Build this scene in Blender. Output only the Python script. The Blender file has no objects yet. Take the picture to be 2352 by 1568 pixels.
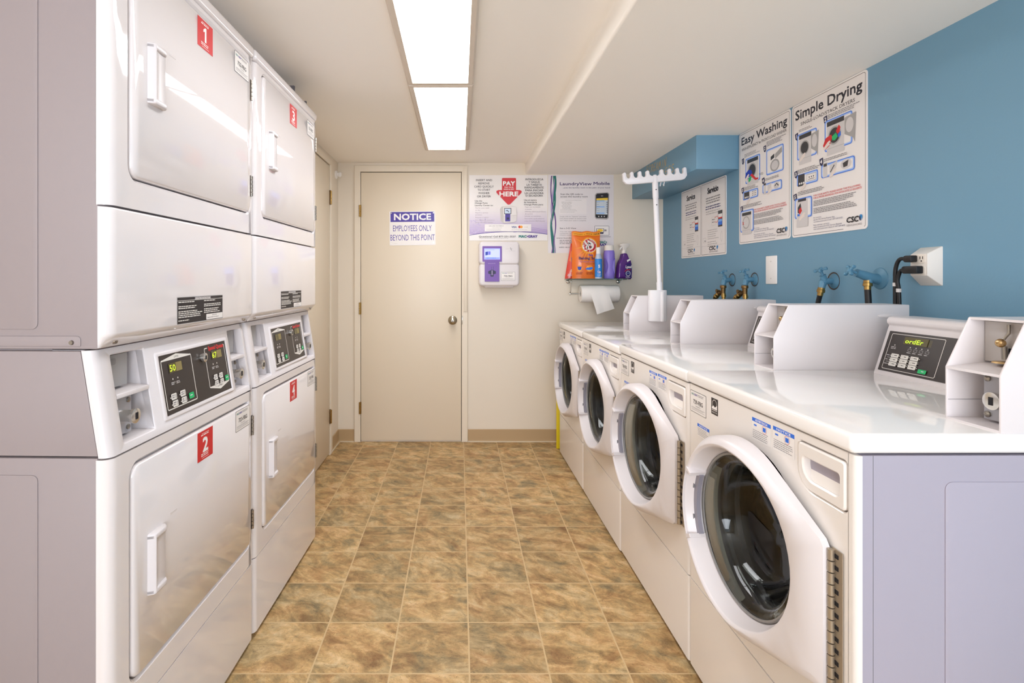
import bpy, bmesh, math, random
from math import sin, cos, pi, radians
from mathutils import Matrix, Vector

S = bpy.context.scene
C = S.collection

# ------------------------------------------------------------------ camera, light, exposure
EYE = 1.223
cd = bpy.data.cameras.new('camera')
cam = bpy.data.objects.new('camera', cd)
C.objects.link(cam)
cam.location = (0, 0, EYE)
cam.rotation_euler = (pi / 2, 0, 0)
cd.sensor_width = 36
cd.lens = 36 * 1226 / 2352
cd.shift_x = (1176 - 1055.5) / 2352
cd.shift_y = -(784 - 643) / 2352
cd.clip_start = 0.02
S.camera = cam

S.view_settings.view_transform = 'Standard'
S.view_settings.look = 'None'
S.view_settings.gamma = 1
S.view_settings.exposure = 0.03
S.view_settings.use_curve_mapping = False
S.cycles.use_denoising = True
S.cycles.max_bounces = 12
S.cycles.diffuse_bounces = 8
S.cycles.transmission_bounces = 10
S.cycles.sample_clamp_indirect = 6

W = bpy.data.worlds.new('sky')
S.world = W
W.use_nodes = True
W.node_tree.nodes['Background'].inputs[0].default_value = (0.75, 0.86, 1.0, 1)
W.node_tree.nodes['Background'].inputs[1].default_value = 1.5

LAMP = 12.5          # strength of the fluorescent diffusers


def area(name, loc, rot, sx, sy, power, col):
    l = bpy.data.lights.new(name, 'AREA')
    l.shape = 'RECTANGLE'
    l.size, l.size_y = sx, sy
    l.energy = power
    l.color = col
    o = bpy.data.objects.new(name, l)
    C.objects.link(o)
    o.location = loc
    o.rotation_euler = rot
    return o


# added fill light behind the camera, shining in through a made-up window
area('added_rear_fill', (0.05, -2.06, 1.2), (pi / 2 + 0.5, 0, 0), 1.9, 1.4, 98, (0.88, 0.92, 1.0))


# ------------------------------------------------------------------ materials
def lin(h):
    h = h.lstrip('#')
    r = []
    for i in (0, 2, 4):
        c = int(h[i:i + 2], 16) / 255
        r.append(c / 12.92 if c <= 0.04045 else ((c + 0.055) / 1.055) ** 2.4)
    return (r[0], r[1], r[2], 1)


MATS = {}


def M(h, rough=0.5, metal=0.0, spec=0.5, coat=0.0, emit=0.0, bump=0.0, bscale=60.0, trans=0.0, ior=1.45, var=0.0):
    key = (h, rough, metal, spec, coat, emit, bump, bscale, trans, ior, var)
    if key in MATS:
        return MATS[key]
    m = bpy.data.materials.new('mat_%d' % len(MATS))
    m.use_nodes = True
    nt = m.node_tree
    b = nt.nodes['Principled BSDF']
    col = lin(h)
    b.inputs['Base Color'].default_value = col
    b.inputs['Roughness'].default_value = rough
    b.inputs['Metallic'].default_value = metal
    b.inputs['Specular IOR Level'].default_value = spec
    b.inputs['Coat Weight'].default_value = coat
    b.inputs['Coat Roughness'].default_value = 0.03
    b.inputs['IOR'].default_value = ior
    b.inputs['Transmission Weight'].default_value = trans
    if emit:
        b.inputs['Emission Color'].default_value = col
        b.inputs['Emission Strength'].default_value = emit
    if bump or var:
        tc = nt.nodes.new('ShaderNodeTexCoord')
        n = nt.nodes.new('ShaderNodeTexNoise')
        n.inputs['Scale'].default_value = bscale
        n.inputs['Detail'].default_value = 4
        nt.links.new(tc.outputs['Object'], n.inputs['Vector'])
        if bump:
            bp = nt.nodes.new('ShaderNodeBump')
            bp.inputs['Strength'].default_value = bump
            bp.inputs['Distance'].default_value = 0.002
            nt.links.new(n.outputs['Fac'], bp.inputs['Height'])
            nt.links.new(bp.outputs['Normal'], b.inputs['Normal'])
        if var:
            mr = nt.nodes.new('ShaderNodeMapRange')
            mr.inputs['To Min'].default_value = 1 - var
            mr.inputs['To Max'].default_value = 1 + var
            nt.links.new(n.outputs['Fac'], mr.inputs['Value'])
            mx = nt.nodes.new('ShaderNodeMix')
            mx.data_type = 'RGBA'
            mx.blend_type = 'MULTIPLY'
            mx.inputs[0].default_value = 1
            mx.inputs[6].default_value = col
            nt.links.new(mr.outputs[0], mx.inputs[7])
            nt.links.new(mx.outputs[2], b.inputs['Base Color'])
    MATS[key] = m
    return m


def floor_material(T, ox, oy):
    m = bpy.data.materials.new('vinyl_tile')
    m.use_nodes = True
    nt = m.node_tree
    N, L = nt.nodes.new, nt.links.new
    b = nt.nodes['Principled BSDF']
    b.inputs['Roughness'].default_value = 0.42
    b.inputs['Specular IOR Level'].default_value = 0.35

    def math_(op, a, c=None):
        n = N('ShaderNodeMath')
        n.operation = op
        for i, v in enumerate((a, c)):
            if v is None:
                continue
            if isinstance(v, (int, float)):
                n.inputs[i].default_value = v
            else:
                L(v, n.inputs[i])
        return n.outputs[0]

    geo = N('ShaderNodeNewGeometry')
    sep = N('ShaderNodeSeparateXYZ')
    L(geo.outputs['Position'], sep.inputs[0])
    u = math_('DIVIDE', math_('SUBTRACT', sep.outputs[0], ox), T)
    v = math_('DIVIDE', math_('SUBTRACT', sep.outputs[1], oy), T)
    fu, fv = math_('FLOOR', u), math_('FLOOR', v)
    cmb = N('ShaderNodeCombineXYZ')
    L(fu, cmb.inputs[0])
    L(fv, cmb.inputs[1])
    wn = N('ShaderNodeTexWhiteNoise')
    wn.noise_dimensions = '3D'
    L(cmb.outputs[0], wn.inputs['Vector'])
    rs = N('ShaderNodeSeparateColor')
    L(wn.outputs['Color'], rs.inputs[0])
    # stretched coordinates, offset and turned differently on every tile
    ang = math_('ADD', math_('MULTIPLY', rs.outputs[0], 0.9), 0.1)
    rot = N('ShaderNodeVectorRotate')
    rot.rotation_type = 'Z_AXIS'
    L(geo.outputs['Position'], rot.inputs['Vector'])
    L(ang, rot.inputs['Angle'])
    off = N('ShaderNodeVectorMath')
    off.operation = 'MULTIPLY_ADD'
    L(wn.outputs['Color'], off.inputs[0])
    off.inputs[1].default_value = (37, 53, 11)
    L(rot.outputs[0], off.inputs[2])
    mp = N('ShaderNodeMapping')
    mp.inputs['Scale'].default_value = (9, 15, 1)
    L(off.outputs[0], mp.inputs[0])
    n1 = N('ShaderNodeTexNoise')
    n1.inputs['Scale'].default_value = 1.0
    n1.inputs['Detail'].default_value = 12
    n1.inputs['Roughness'].default_value = 0.70
    n1.inputs['Distortion'].default_value = 0.5
    L(mp.outputs[0], n1.inputs['Vector'])
    cr = N('ShaderNodeValToRGB')
    e = cr.color_ramp.elements
    e[0].position, e[0].color = 0.34, lin('#5a4730')
    e[1].position, e[1].color = 0.68, lin('#e3cda3')
    for p, h in ((0.43, '#8f7853'), (0.50, '#b49566'), (0.57, '#cfb081')):
        x = cr.color_ramp.elements.new(p)
        x.color = lin(h)
    L(n1.outputs['Fac'], cr.inputs[0])
    mp2 = N('ShaderNodeMapping')
    mp2.inputs['Scale'].default_value = (7, 9, 1)
    mp2.inputs['Location'].default_value = (4, 9, 2)
    L(off.outputs[0], mp2.inputs[0])
    n2 = N('ShaderNodeTexNoise')
    n2.inputs['Scale'].default_value = 1.0
    n2.inputs['Detail'].default_value = 8
    n2.inputs['Roughness'].default_value = 0.65
    n2.inputs['Distortion'].default_value = 0.6
    L(mp2.outputs[0], n2.inputs['Vector'])
    c2 = N('ShaderNodeValToRGB')
    e = c2.color_ramp.elements
    e[0].position, e[0].color = 0.40, lin('#8f8667')
    e[1].position, e[1].color = 0.62, lin('#ab7747')
    x = c2.color_ramp.elements.new(0.5)
    x.color = lin('#bd9a66')
    L(n2.outputs['Fac'], c2.inputs[0])
    mx = N('ShaderNodeMix')
    mx.data_type = 'RGBA'
    mx.blend_type = 'MIX'
    mx.inputs[0].default_value = 0.36
    L(cr.outputs[0], mx.inputs[6])
    L(c2.outputs[0], mx.inputs[7])
    # thin dark slate cracks
    n3 = N('ShaderNodeTexNoise')
    n3.inputs['Scale'].default_value = 1.9
    n3.inputs['Detail'].default_value = 3
    n3.inputs['Distortion'].default_value = 2.2
    L(mp.outputs[0], n3.inputs['Vector'])
    crack = math_('LESS_THAN', math_('ABSOLUTE', math_('SUBTRACT', n3.outputs['Fac'], 0.47)), 0.0055)
    mc = N('ShaderNodeMix')
    mc.data_type = 'RGBA'
    L(math_('MULTIPLY', crack, 0.5), mc.inputs[0])
    L(mx.outputs[2], mc.inputs[6])
    mc.inputs[7].default_value = lin('#4c3a26')
    n4 = N('ShaderNodeTexNoise')
    n4.inputs['Scale'].default_value = 55
    n4.inputs['Detail'].default_value = 6
    n4.inputs['Roughness'].default_value = 0.7
    L(off.outputs[0], n4.inputs['Vector'])
    tint = math_('MULTIPLY', math_('ADD', math_('MULTIPLY', rs.outputs[1], 0.22), 0.90), math_('ADD', math_('MULTIPLY', n4.outputs['Fac'], 0.7), 0.65))
    mt = N('ShaderNodeMix')
    mt.data_type = 'RGBA'
    mt.blend_type = 'MULTIPLY'
    mt.inputs[0].default_value = 1
    L(mc.outputs[2], mt.inputs[6])
    L(tint, mt.inputs[7])
    # grout
    def edge(w):
        f = math_('FRACT', w)
        return math_('MINIMUM', f, math_('SUBTRACT', 1.0, f))
    ed = math_('MINIMUM', edge(u), edge(v))
    g = math_('LESS_THAN', ed, 0.0105)
    mg = N('ShaderNodeMix')
    mg.data_type = 'RGBA'
    L(g, mg.inputs[0])
    L(mt.outputs[2], mg.inputs[6])
    mg.inputs[7].default_value = lin('#cbb084')
    L(mg.outputs[2], b.inputs['Base Color'])
    bp = N('ShaderNodeBump')
    bp.inputs['Strength'].default_value = 0.5
    bp.inputs['Distance'].default_value = 0.002
    h = math_('SUBTRACT', n1.outputs['Fac'], math_('MULTIPLY', g, 0.5))
    L(h, bp.inputs['Height'])
    L(bp.outputs[0], b.inputs['Normal'])
    return m


WALL = M('#e2d8c8', 0.55, bump=0.12, bscale=120)
CEIL = M('#f8f4ed', 0.7, bump=0.10, bscale=90)
BLUE = M('#7099b1', 0.45, bump=0.12, bscale=120, spec=0.4)
TRIM = M('#e3d8c6', 0.4, bump=0.05, bscale=80)
DOORC = M('#dfd2bd', 0.38, bump=0.06, bscale=50)
VINYL = M('#b59a74', 0.45)
ENAM = M('#e2dcdc', 0.06, spec=0.6, coat=0.6)
ENAMW = M('#e9e3de', 0.14, spec=0.5)
LIDM = M('#f2efed', 0.07, spec=0.6, coat=0.3)
PLAST = M('#dcd6d7', 0.3)
SIDEG_SHADED = M('#988d8e', 0.42)  # grey dryer sides, darkened to put their camera-facing shade into the colour
DARK = M('#17151a', 0.6)
GREY = M('#77757a', 0.45)
CHROME = M('#d8d5cf', 0.2, metal=0.85)
STEEL = M('#9c958c', 0.3, metal=1.0)
BRASS = M('#a98a52', 0.3, metal=1.0)
OLDBRASS = M('#7d623f', 0.4, metal=0.9)
WHITE = M('#eeecea', 0.4)
PANEL = M('#39322f', 0.35)


# ------------------------------------------------------------------ mesh building
def rrect(x0, x1, z0, z1, r, n=6, rs=None):
    """ccw rounded rectangle; rs = radii at (x0z0, x1z0, x1z1, x0z1)"""
    rs = rs or (r, r, r, r)
    cs = ((x0, z0, 1, 1, pi), (x1, z0, -1, 1, 1.5 * pi), (x1, z1, -1, -1, 0), (x0, z1, 1, -1, 0.5 * pi))
    out = []
    for (x, z, sx, sz, a0), r in zip(cs, rs):
        if r <= 1e-6:
            out.append((x, z))
            continue
        for i in range(n + 1):
            a = a0 + 0.5 * pi * i / n
            out.append((x + sx * r + r * cos(a), z + sz * r + r * sin(a)))
    return out


def circ(cx, cz, r, n=48, ry=None):
    ry = ry or r
    return [(cx + r * cos(2 * pi * i / n), cz + ry * sin(2 * pi * i / n)) for i in range(n)]


def offset(pts, d):
    """move a ccw loop outwards by d"""
    n = len(pts)
    out = []
    for i in range(n):
        a, p, b = pts[i - 1], pts[i], pts[(i + 1) % n]
        e1, e2 = (p[0] - a[0], p[1] - a[1]), (b[0] - p[0], b[1] - p[1])
        l1, l2 = math.hypot(*e1) or 1e-9, math.hypot(*e2) or 1e-9
        n1, n2 = (e1[1] / l1, -e1[0] / l1), (e2[1] / l2, -e2[0] / l2)
        k = max(0.35, 1 + n1[0] * n2[0] + n1[1] * n2[1])
        out.append((p[0] + d * (n1[0] + n2[0]) / k, p[1] + d * (n1[1] + n2[1]) / k))
    return out


def bez(p, n=8):
    """Catmull-Rom through 3D points"""
    P = [Vector(q) for q in p]
    P = [P[0] * 2 - P[1]] + P + [P[-1] * 2 - P[-2]]
    out = []
    for i in range(1, len(P) - 2):
        for k in range(n):
            t = k / n
            a, b, c, d = P[i - 1], P[i], P[i + 1], P[i + 2]
            out.append(0.5 * ((2 * b) + (c - a) * t + (2 * a - 5 * b + 4 * c - d) * t * t + (3 * b - a - 3 * c + d) * t ** 3))
    out.append(P[-2])
    return out


class MB:
    def __init__(s):
        s.v, s.f, s.mi, s.mats = [], [], [], []

    def _m(s, m):
        if m not in s.mats:
            s.mats.append(m)
        return s.mats.index(m)

    def add(s, vs, fs, m):
        o = len(s.v)
        k = s._m(m)
        s.v += [tuple(v) for v in vs]
        for f in fs:
            s.f.append([i + o for i in f])
            s.mi.append(k)

    def bm(s, b, m, mat=None):
        b.verts.index_update()
        s.add([(mat @ v.co if mat else v.co) for v in b.verts], [[v.index for v in f.verts] for f in b.faces], m)
        b.free()

    def box(s, x0, x1, y0, y1, z0, z1, m, b=0.0, seg=2):
        vs = [(x, y, z) for x in (x0, x1) for y in (y0, y1) for z in (z0, z1)]
        fs = [(0, 1, 3, 2), (4, 6, 7, 5), (0, 4, 5, 1), (2, 3, 7, 6), (0, 2, 6, 4), (1, 5, 7, 3)]
        if not b:
            return s.add(vs, fs, m)
        t = bmesh.new()
        q = [t.verts.new(v) for v in vs]
        for f in fs:
            t.faces.new([q[i] for i in f])
        bmesh.ops.bevel(t, geom=t.edges[:], offset=b, segments=seg, affect='EDGES', profile=0.5)
        s.bm(t, m)

    def prism(s, poly, ax, a0, a1, m, b=0.0, seg=2, at=None):
        def P(p, a):
            return {'x': (a, p[0], p[1]), 'y': (p[0], a, p[1]), 'z': (p[0], p[1], a)}[ax]
        n = len(poly)
        t = bmesh.new()
        A = [t.verts.new(P(p, a0)) for p in poly]
        B = [t.verts.new(P(p, a1)) for p in poly]
        t.faces.new(A)
        t.faces.new(B[::-1])
        for i in range(n):
            j = (i + 1) % n
            t.faces.new((A[i], B[i], B[j], A[j]))
        bmesh.ops.recalc_face_normals(t, faces=t.faces[:])
        if b:
            bmesh.ops.bevel(t, geom=[e for e in t.edges if e.calc_face_angle(0) > 0.5], offset=b, segments=seg, affect='EDGES', profile=0.5)
        s.bm(t, m, at)

    def lathe(s, prof, c, ax, m, n=32, dirn=1, caps=True):
        """prof: (radius, height along axis)"""
        vs, fs = [], []
        for r, h in prof:
            for i in range(n):
                a = 2 * pi * i / n
                u, v = r * cos(a), r * sin(a)
                p = {'x': (h * dirn, u, v), 'y': (u, h * dirn, v), 'z': (u, v, h * dirn)}[ax]
                vs.append((c[0] + p[0], c[1] + p[1], c[2] + p[2]))
        k = len(prof)
        for j in range(k - 1):
            for i in range(n):
                fs.append((j * n + i, j * n + (i + 1) % n, (j + 1) * n + (i + 1) % n, (j + 1) * n + i))
        if caps:
            fs.append(tuple(range(n)))
            fs.append(tuple(range((k - 1) * n, k * n)))
        s.add(vs, fs, m)

    def tube(s, path, r, m, n=10, caps=True):
        P = [Vector(p) for p in path]
        rr = r if isinstance(r, (list, tuple)) else [r] * len(P)
        vs, fs = [], []
        up = None
        for i, p in enumerate(P):
            d = (P[min(i + 1, len(P) - 1)] - P[max(i - 1, 0)]).normalized()
            if up is None:
                up = d.orthogonal().normalized()
            up = (up - d * up.dot(d))
            up = up.normalized() if up.length > 1e-6 else d.orthogonal().normalized()
            w = d.cross(up)
            for k in range(n):
                a = 2 * pi * k / n
                vs.append(p + (up * cos(a) + w * sin(a)) * rr[i])
        for j in range(len(P) - 1):
            for k in range(n):
                fs.append((j * n + k, j * n + (k + 1) % n, (j + 1) * n + (k + 1) % n, (j + 1) * n + k))
        if caps:
            fs.append(tuple(range(n)))
            fs.append(tuple(range((len(P) - 1) * n, len(P) * n)))
        s.add(vs, fs, m)

    def plate(s, outer, holes, yf, yb, m, ch=0.0, fn=None, hch=None, back=False):
        """flat plate facing -y with holes; fn(x, y, z) bends it"""
        fn = fn or (lambda x, y, z: (x, y, z))
        hch = ch if hch is None else hch
        t = bmesh.new()
        loops = [(outer, -ch, ch)] + [(h, hch, hch) for h in holes]
        edges = []
        front = []
        for pts, d, c in loops:
            q = offset(pts, d) if d else pts
            vs = [t.verts.new((x, yf, z)) for x, z in q]
            front.append(vs)
            for i in range(len(vs)):
                edges.append(t.edges.new((vs[i], vs[(i + 1) % len(vs)])))
        bmesh.ops.triangle_fill(t, use_beauty=True, edges=edges)
        backs = []
        for (pts, d, c), vs in zip(loops, front):
            prev = vs
            ys = ([yf + c] if c else []) + [yb]
            for y in ys:
                cur = [t.verts.new((x, y, z)) for x, z in pts]
                for i in range(len(cur)):
                    j = (i + 1) % len(cur)
                    t.faces.new((prev[i], prev[j], cur[j], cur[i]))
                prev = cur
            backs.append(prev)
        if back:
            ee = []
            for vs in backs:
                for i in range(len(vs)):
                    ee.append(t.edges.get((vs[i], vs[(i + 1) % len(vs)])))
            bmesh.ops.triangle_fill(t, use_beauty=True, edges=ee)
        bmesh.ops.recalc_face_normals(t, faces=t.faces[:])
        for v in t.verts:
            v.co = fn(*v.co)
        s.bm(t, m)

    def build(s, name, parent=None, loc=None, rot=None, smooth=38, kind=None, label=None, recalc=True):
        me = bpy.data.meshes.new(name)
        me.from_pydata(s.v, [], s.f)
        for m in s.mats:
            me.materials.append(m)
        me.polygons.foreach_set('material_index', s.mi)
        if recalc:
            b = bmesh.new()
            b.from_mesh(me)
            bmesh.ops.recalc_face_normals(b, faces=b.faces[:])
            b.to_mesh(me)
            b.free()
        me.polygons.foreach_set('use_smooth', [True] * len(me.polygons))
        me.set_sharp_from_angle(angle=radians(smooth))
        me.update()
        o = bpy.data.objects.new(name, me)
        C.objects.link(o)
        if parent:
            o.parent = parent
        if loc:
            o.location = loc
        if rot is not None:
            o.rotation_euler = (0, 0, rot) if isinstance(rot, (int, float)) else rot
        if kind:
            o['kind'] = kind
        if label:
            o['label'] = label
        return o


def thing(name, label, cat, loc=(0, 0, 0), rot=0.0, group=None):
    o = bpy.data.objects.new(name, None)
    C.objects.link(o)
    o.empty_display_size = 0.05
    o.location = loc
    o.rotation_euler = (0, 0, rot) if isinstance(rot, (int, float)) else rot
    return tag(o, label, cat, group)


def tag(o, label, cat, group=None):
    o['label'] = label
    o['category'] = cat
    if group:
        o['group'] = group
    return o


def copy_tree(o, parent=None):
    c = o.copy()
    C.objects.link(c)
    if parent:
        c.parent = parent
    for ch in list(o.children):
        copy_tree(ch, c)
    return c


# ------------------------------------------------------------------ printed sheets
_TX = {}
_fontobj = None


def text_mesh(s, bold):
    global _fontobj
    k = (s, bold)
    if k in _TX:
        return _TX[k]
    cu = bpy.data.curves.new('t', 'FONT')
    cu.body = s
    cu.size = 1
    cu.resolution_u = 2
    cu.fill_mode = 'FRONT'
    o = bpy.data.objects.new('t', cu)
    me = o.to_mesh()
    vs = [(v.co.x, v.co.y) for v in me.vertices]
    fs = [tuple(p.vertices) for p in me.polygons]
    o.to_mesh_clear()
    bpy.data.objects.remove(o)
    bpy.data.curves.remove(cu)
    x0 = min((v[0] for v in vs), default=0)
    x1 = max((v[0] for v in vs), default=0)
    _TX[k] = (vs, fs, x0, x1)
    return _TX[k]


class Print:
    """ink on a sheet. Coordinates: (px, py) with py downwards inside the box
    (bx0, by0, bx1, by1), laid on a sheet of w x h metres whose lower left corner is the origin,
    facing -y. fn(u, v, d) -> point bends the sheet."""

    def __init__(s, mb, w, h, box=None, fn=None, step=0.00003, d0=0.0):
        s.mb, s.w, s.h, s.step, s.d = mb, w, h, step, d0
        s.box = box or (0, 0, w * 1000, h * 1000)
        s.fn = fn or (lambda u, v, d: (u, -d, v))
        s.sx = w / (s.box[2] - s.box[0])
        s.sy = h / (s.box[3] - s.box[1])

    def _put(s, pts, faces, m, same=False):
        if not same:
            s.d += s.step
        s.mb.add([s.fn((x - s.box[0]) * s.sx, (s.box[3] - y) * s.sy, s.d) for x, y in pts], faces, m)

    def sheet(s, m, th=0.0015, r=0.0):
        """the sheet itself, with thickness"""
        pl = rrect(0, s.w, 0, s.h, r) if r else [(0, 0), (s.w, 0), (s.w, s.h), (0, s.h)]
        n = len(pl)
        vs = [s.fn(u, v, s.d) for u, v in pl] + [s.fn(u, v, s.d + th) for u, v in pl]
        fs = [tuple(range(n)), tuple(range(n, 2 * n))] + [(i, (i + 1) % n, n + (i + 1) % n, n + i) for i in range(n)]
        s.mb.add(vs, fs, m)
        s.d += th

    def poly(s, pts, m):
        s._put(pts, [tuple(range(len(pts)))], m)

    def rect(s, x0, y0, x1, y1, m):
        s.poly([(x0, y0), (x1, y0), (x1, y1), (x0, y1)], m)

    def rr(s, x0, y0, x1, y1, r, m):
        s.poly(rrect(x0, x1, y0, y1, r, 4), m)

    def ring(s, pts, w, m):
        """closed outline of width w"""
        q = offset(pts, w)
        n = len(pts)
        s._put(list(pts) + q, [(i, (i + 1) % n, n + (i + 1) % n, n + i) for i in range(n)], m)

    def frame(s, x0, y0, x1, y1, r, w, m):
        s.ring(rrect(x0, x1, y0, y1, r, 4) if r else [(x0, y0), (x1, y0), (x1, y1), (x0, y1)], w, m)

    def disc(s, cx, cy, r, m, ry=None, n=28):
        s.poly(circ(cx, cy, r, n, ry), m)

    def line(s, pts, w, m):
        ws = w if isinstance(w, (list, tuple)) else [w] * len(pts)
        A, B = [], []
        for i, p in enumerate(pts):
            a, b = pts[max(i - 1, 0)], pts[min(i + 1, len(pts) - 1)]
            dx, dy = b[0] - a[0], b[1] - a[1]
            l = math.hypot(dx, dy) or 1
            A.append((p[0] - dy / l * ws[i] / 2, p[1] + dx / l * ws[i] / 2))
            B.append((p[0] + dy / l * ws[i] / 2, p[1] - dx / l * ws[i] / 2))
        n = len(pts)
        s._put(A + B, [(i, i + 1, n + i + 1, n + i) for i in range(n - 1)], m)

    def text(s, t, x, y, cap, m, al='l', bold=0.0, width=None, sh=0.0):
        """baseline at y, cap height cap; width fits the string to that width"""
        vs, fs, x0, x1 = text_mesh(t, 0)
        if not vs:
            return
        k = cap / 0.73
        kx = k if width is None else width / max(1e-6, x1 - x0)
        W_ = (x1 - x0) * kx
        ox = x - {'l': 0, 'c': W_ / 2, 'r': W_}[al]
        bb = bold * k * 0.9
        for i, (dx, dy) in enumerate(((-bb, -bb), (bb, -bb), (-bb, bb), (bb, bb)) if bold else ((0, 0),)):
            s._put([(ox + (vx - x0) * kx + sh * vy * k + dx, y - vy * k + dy) for vx, vy in vs], fs, m)

    def lines(s, x0, x1, y, n, pitch, th, m, al='l', seed=1):
        """small print too fine to read"""
        rn = random.Random(seed)
        s.d += s.step
        for i in range(n):
            L_ = (x1 - x0) * rn.uniform(0.72, 1.0)
            a = x0 if al == 'l' else (x0 + x1 - L_) / 2
            yy = y + i * pitch
            x = a
            while x < a + L_:
                wl = rn.uniform(2.2, 6.5) * th
                e = min(x + wl, a + L_)
                s._put([(x, yy), (e, yy), (e, yy + th), (x, yy + th)], [(0, 1, 2, 3)], m, same=True)
                x = e + th * 0.8


K = {k: M(h, 0.45) for k, h in dict(
    black='#1d1b20', navy='#2b2a4d', purple='#4b3590', violet='#7a4fb0', lilac='#b9a6cf', pale='#d9d2e2', grey='#8b878a',
    lgrey='#bdb9b8', dgrey='#4a484a', red='#cf2a2c', orange='#e8641c', yellow='#f0c93a', amber='#f2a02a', blue='#2f6fd8',
    rblue='#1f3fb0', sky='#7fb2ee', teal='#1f7d78', green='#1fb56a', white='#f1eeec', cream='#dcd3c4', paper='#e9e4e0',
    ink='#2e2a2e', key='#e3dfd8', olive='#6d6330', dim='#8a7c4e', tan='#c9b58a', dark='#2a2526').items()}
# ------------------------------------------------------------------ the room
CZ, SZ = 2.11, 2.024            # ceiling and soffit heights
FAR, REAR = 4.046, -1.9
XR, XL = 1.543, -0.920


def structure(mb, name, **k):
    return mb.build(name, kind='structure', **k)


mb = MB()
mb.box(-1.6, 1.65, REAR - 0.1, FAR + 0.1, -0.1, 0, floor_material(0.2480, 0.031, 1.9076))
structure(mb, 'floor')

# ceiling with the lowered part over the washers
mb = MB()
sec = [(-1.6, CZ), (0.482, CZ)]
for i in range(7):
    a = i / 6 * pi / 2
    sec.append((0.482 + 0.016 * sin(a), CZ - 0.016 + 0.016 * cos(a)))
for i in range(7):
    a = i / 6 * pi / 2
    sec.append((0.512 - 0.012 * cos(a), SZ + 0.012 - 0.012 * sin(a)))
sec += [(1.65, SZ), (1.65, CZ + 0.1), (-1.6, CZ + 0.1)]
mb.prism(sec, 'y', REAR - 0.1, FAR + 0.1, CEIL)
structure(mb, 'ceiling')

mb = MB()
mb.box(-1.6, 1.65, FAR, FAR + 0.1, -0.05, CZ + 0.05, WALL)
structure(mb, 'wall_far')
mb = MB()
mb.box(XR, XR + 0.1, REAR, FAR + 0.05, -0.05, CZ + 0.05, BLUE)
structure(mb, 'wall_right')
mb = MB()
mb.prism([(-1.58, REAR), (-1.47, REAR), (-1.47, 2.66), (XL, 2.66), (XL, FAR + 0.05), (-1.58, FAR + 0.05)], 'z', -0.05, CZ + 0.05, WALL)
structure(mb, 'wall_left')
# wall behind the camera, with an opening for the added window and its fill light
mb = MB()
mb.plate([(-1.6, -0.05), (1.65, -0.05), (1.65, CZ + 0.05), (-1.6, CZ + 0.05)], [rrect(-0.95, 1.05, 0.5, 2.0, 0)], REAR, REAR - 0.1, WALL, back=True)
structure(mb, 'wall_rear')
mb = MB()
mb.plate([(-1.0, 0.45), (1.1, 0.45), (1.1, 2.04), (-1.0, 2.04)], [rrect(-0.93, 0.03, 0.52, 1.98, 0), rrect(0.07, 1.03, 0.52, 1.98, 0)], REAR + 0.02, REAR - 0.02, TRIM, back=True)
structure(mb, 'added_window')  # unseen window, added to go with the fill light

# blue boxed-in duct in the far right corner
mb = MB()
mb.box(1.309, XR + 0.01, 2.952, FAR + 0.01, 1.836, SZ + 0.01, BLUE, b=0.004)
duct = structure(mb, 'wall_duct')
mb = MB()
INK = M('#b9aa84', 0.6)
P = Print(mb, 0.55, 0.17, (0, 0, 550, 170), fn=lambda u, v, d: (1.309 - d, 3.76 - u, 1.846 + v), d0=0.0006)
GL = {
    'S': [[(.9, .1), (.3, .0), (.1, .3), (.7, .55), (.8, .85), (.1, 1)]], 'C': [[(.9, .15), (.4, 0), (.1, .5), (.4, 1), (.9, .85)]],
    'R': [[(.1, 1.1), (.2, 0)], [(.1, .05), (.8, .1), (.75, .45), (.2, .5), (.9, 1.1)]], 'E': [[(.9, 0), (.2, .1), (.1, 1), (.9, .9)], [(.1, .5), (.7, .45)]],
    'A': [[(0, 1.1), (.45, 0), (.9, 1.1)], [(.2, .7), (.75, .65)]], 'M': [[(0, 1.1), (.15, 0), (.5, .7), (.8, 0), (1, 1.1)]],
    'I': [[(.5, 0), (.45, 1.1)]], 'N': [[(0, 1.1), (.1, 0), (.8, 1.0), (.9, -.2)]], 'T': [[(0, .1), (1, 0)], [(.5, .05), (.4, 1.1)]],
    'Z': [[(0, .1), (.9, 0), (.1, 1), (1, .95)]]}


def scrawl(word, x, y, w, h, gap, rise):
    for i, ch in enumerate(word):
        for st in GL[ch]:
            p = [(x + i * gap + a * w + (1 - b) * 8, y - i * rise + b * h) for a, b in st]
            q = [(v.x, v.y) for v in bez([(a, b, 0) for a, b in p], 4)]
            P.line(q, 7.5, INK)


scrawl('SCREAMIN', 20, 2, 36, 46, 46, -3)
scrawl('TREES', 250, 84, 36, 46, 54, 0)
mb.build('graffiti', duct, label='cream hand-painted scrawl on the duct')

# baseboards
mb = MB()
cove = [(0, 0), (-0.016, 0), (-0.006, 0.012), (-0.004, 0.09), (0, 0.094)]
for x0, x1 in ((XL, -0.797), (0.063, 0.85)):
    mb.prism([(FAR + a, z) for a, z in cove], 'x', x0, x1, VINYL)
    mb.box(x0, x1, FAR - 0.017, FAR, 0, 0.006, M('#d9ccb5', 0.5))
structure(mb, 'baseboard_far')
mb = MB()
mb.prism([(XL - a, z) for a, z in cove], 'y', 3.80, FAR - 0.003, VINYL)
mb.box(XL, XL + 0.017, 3.80, FAR - 0.01, 0, 0.006, M('#d9ccb5', 0.5))
structure(mb, 'baseboard_left')


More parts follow.
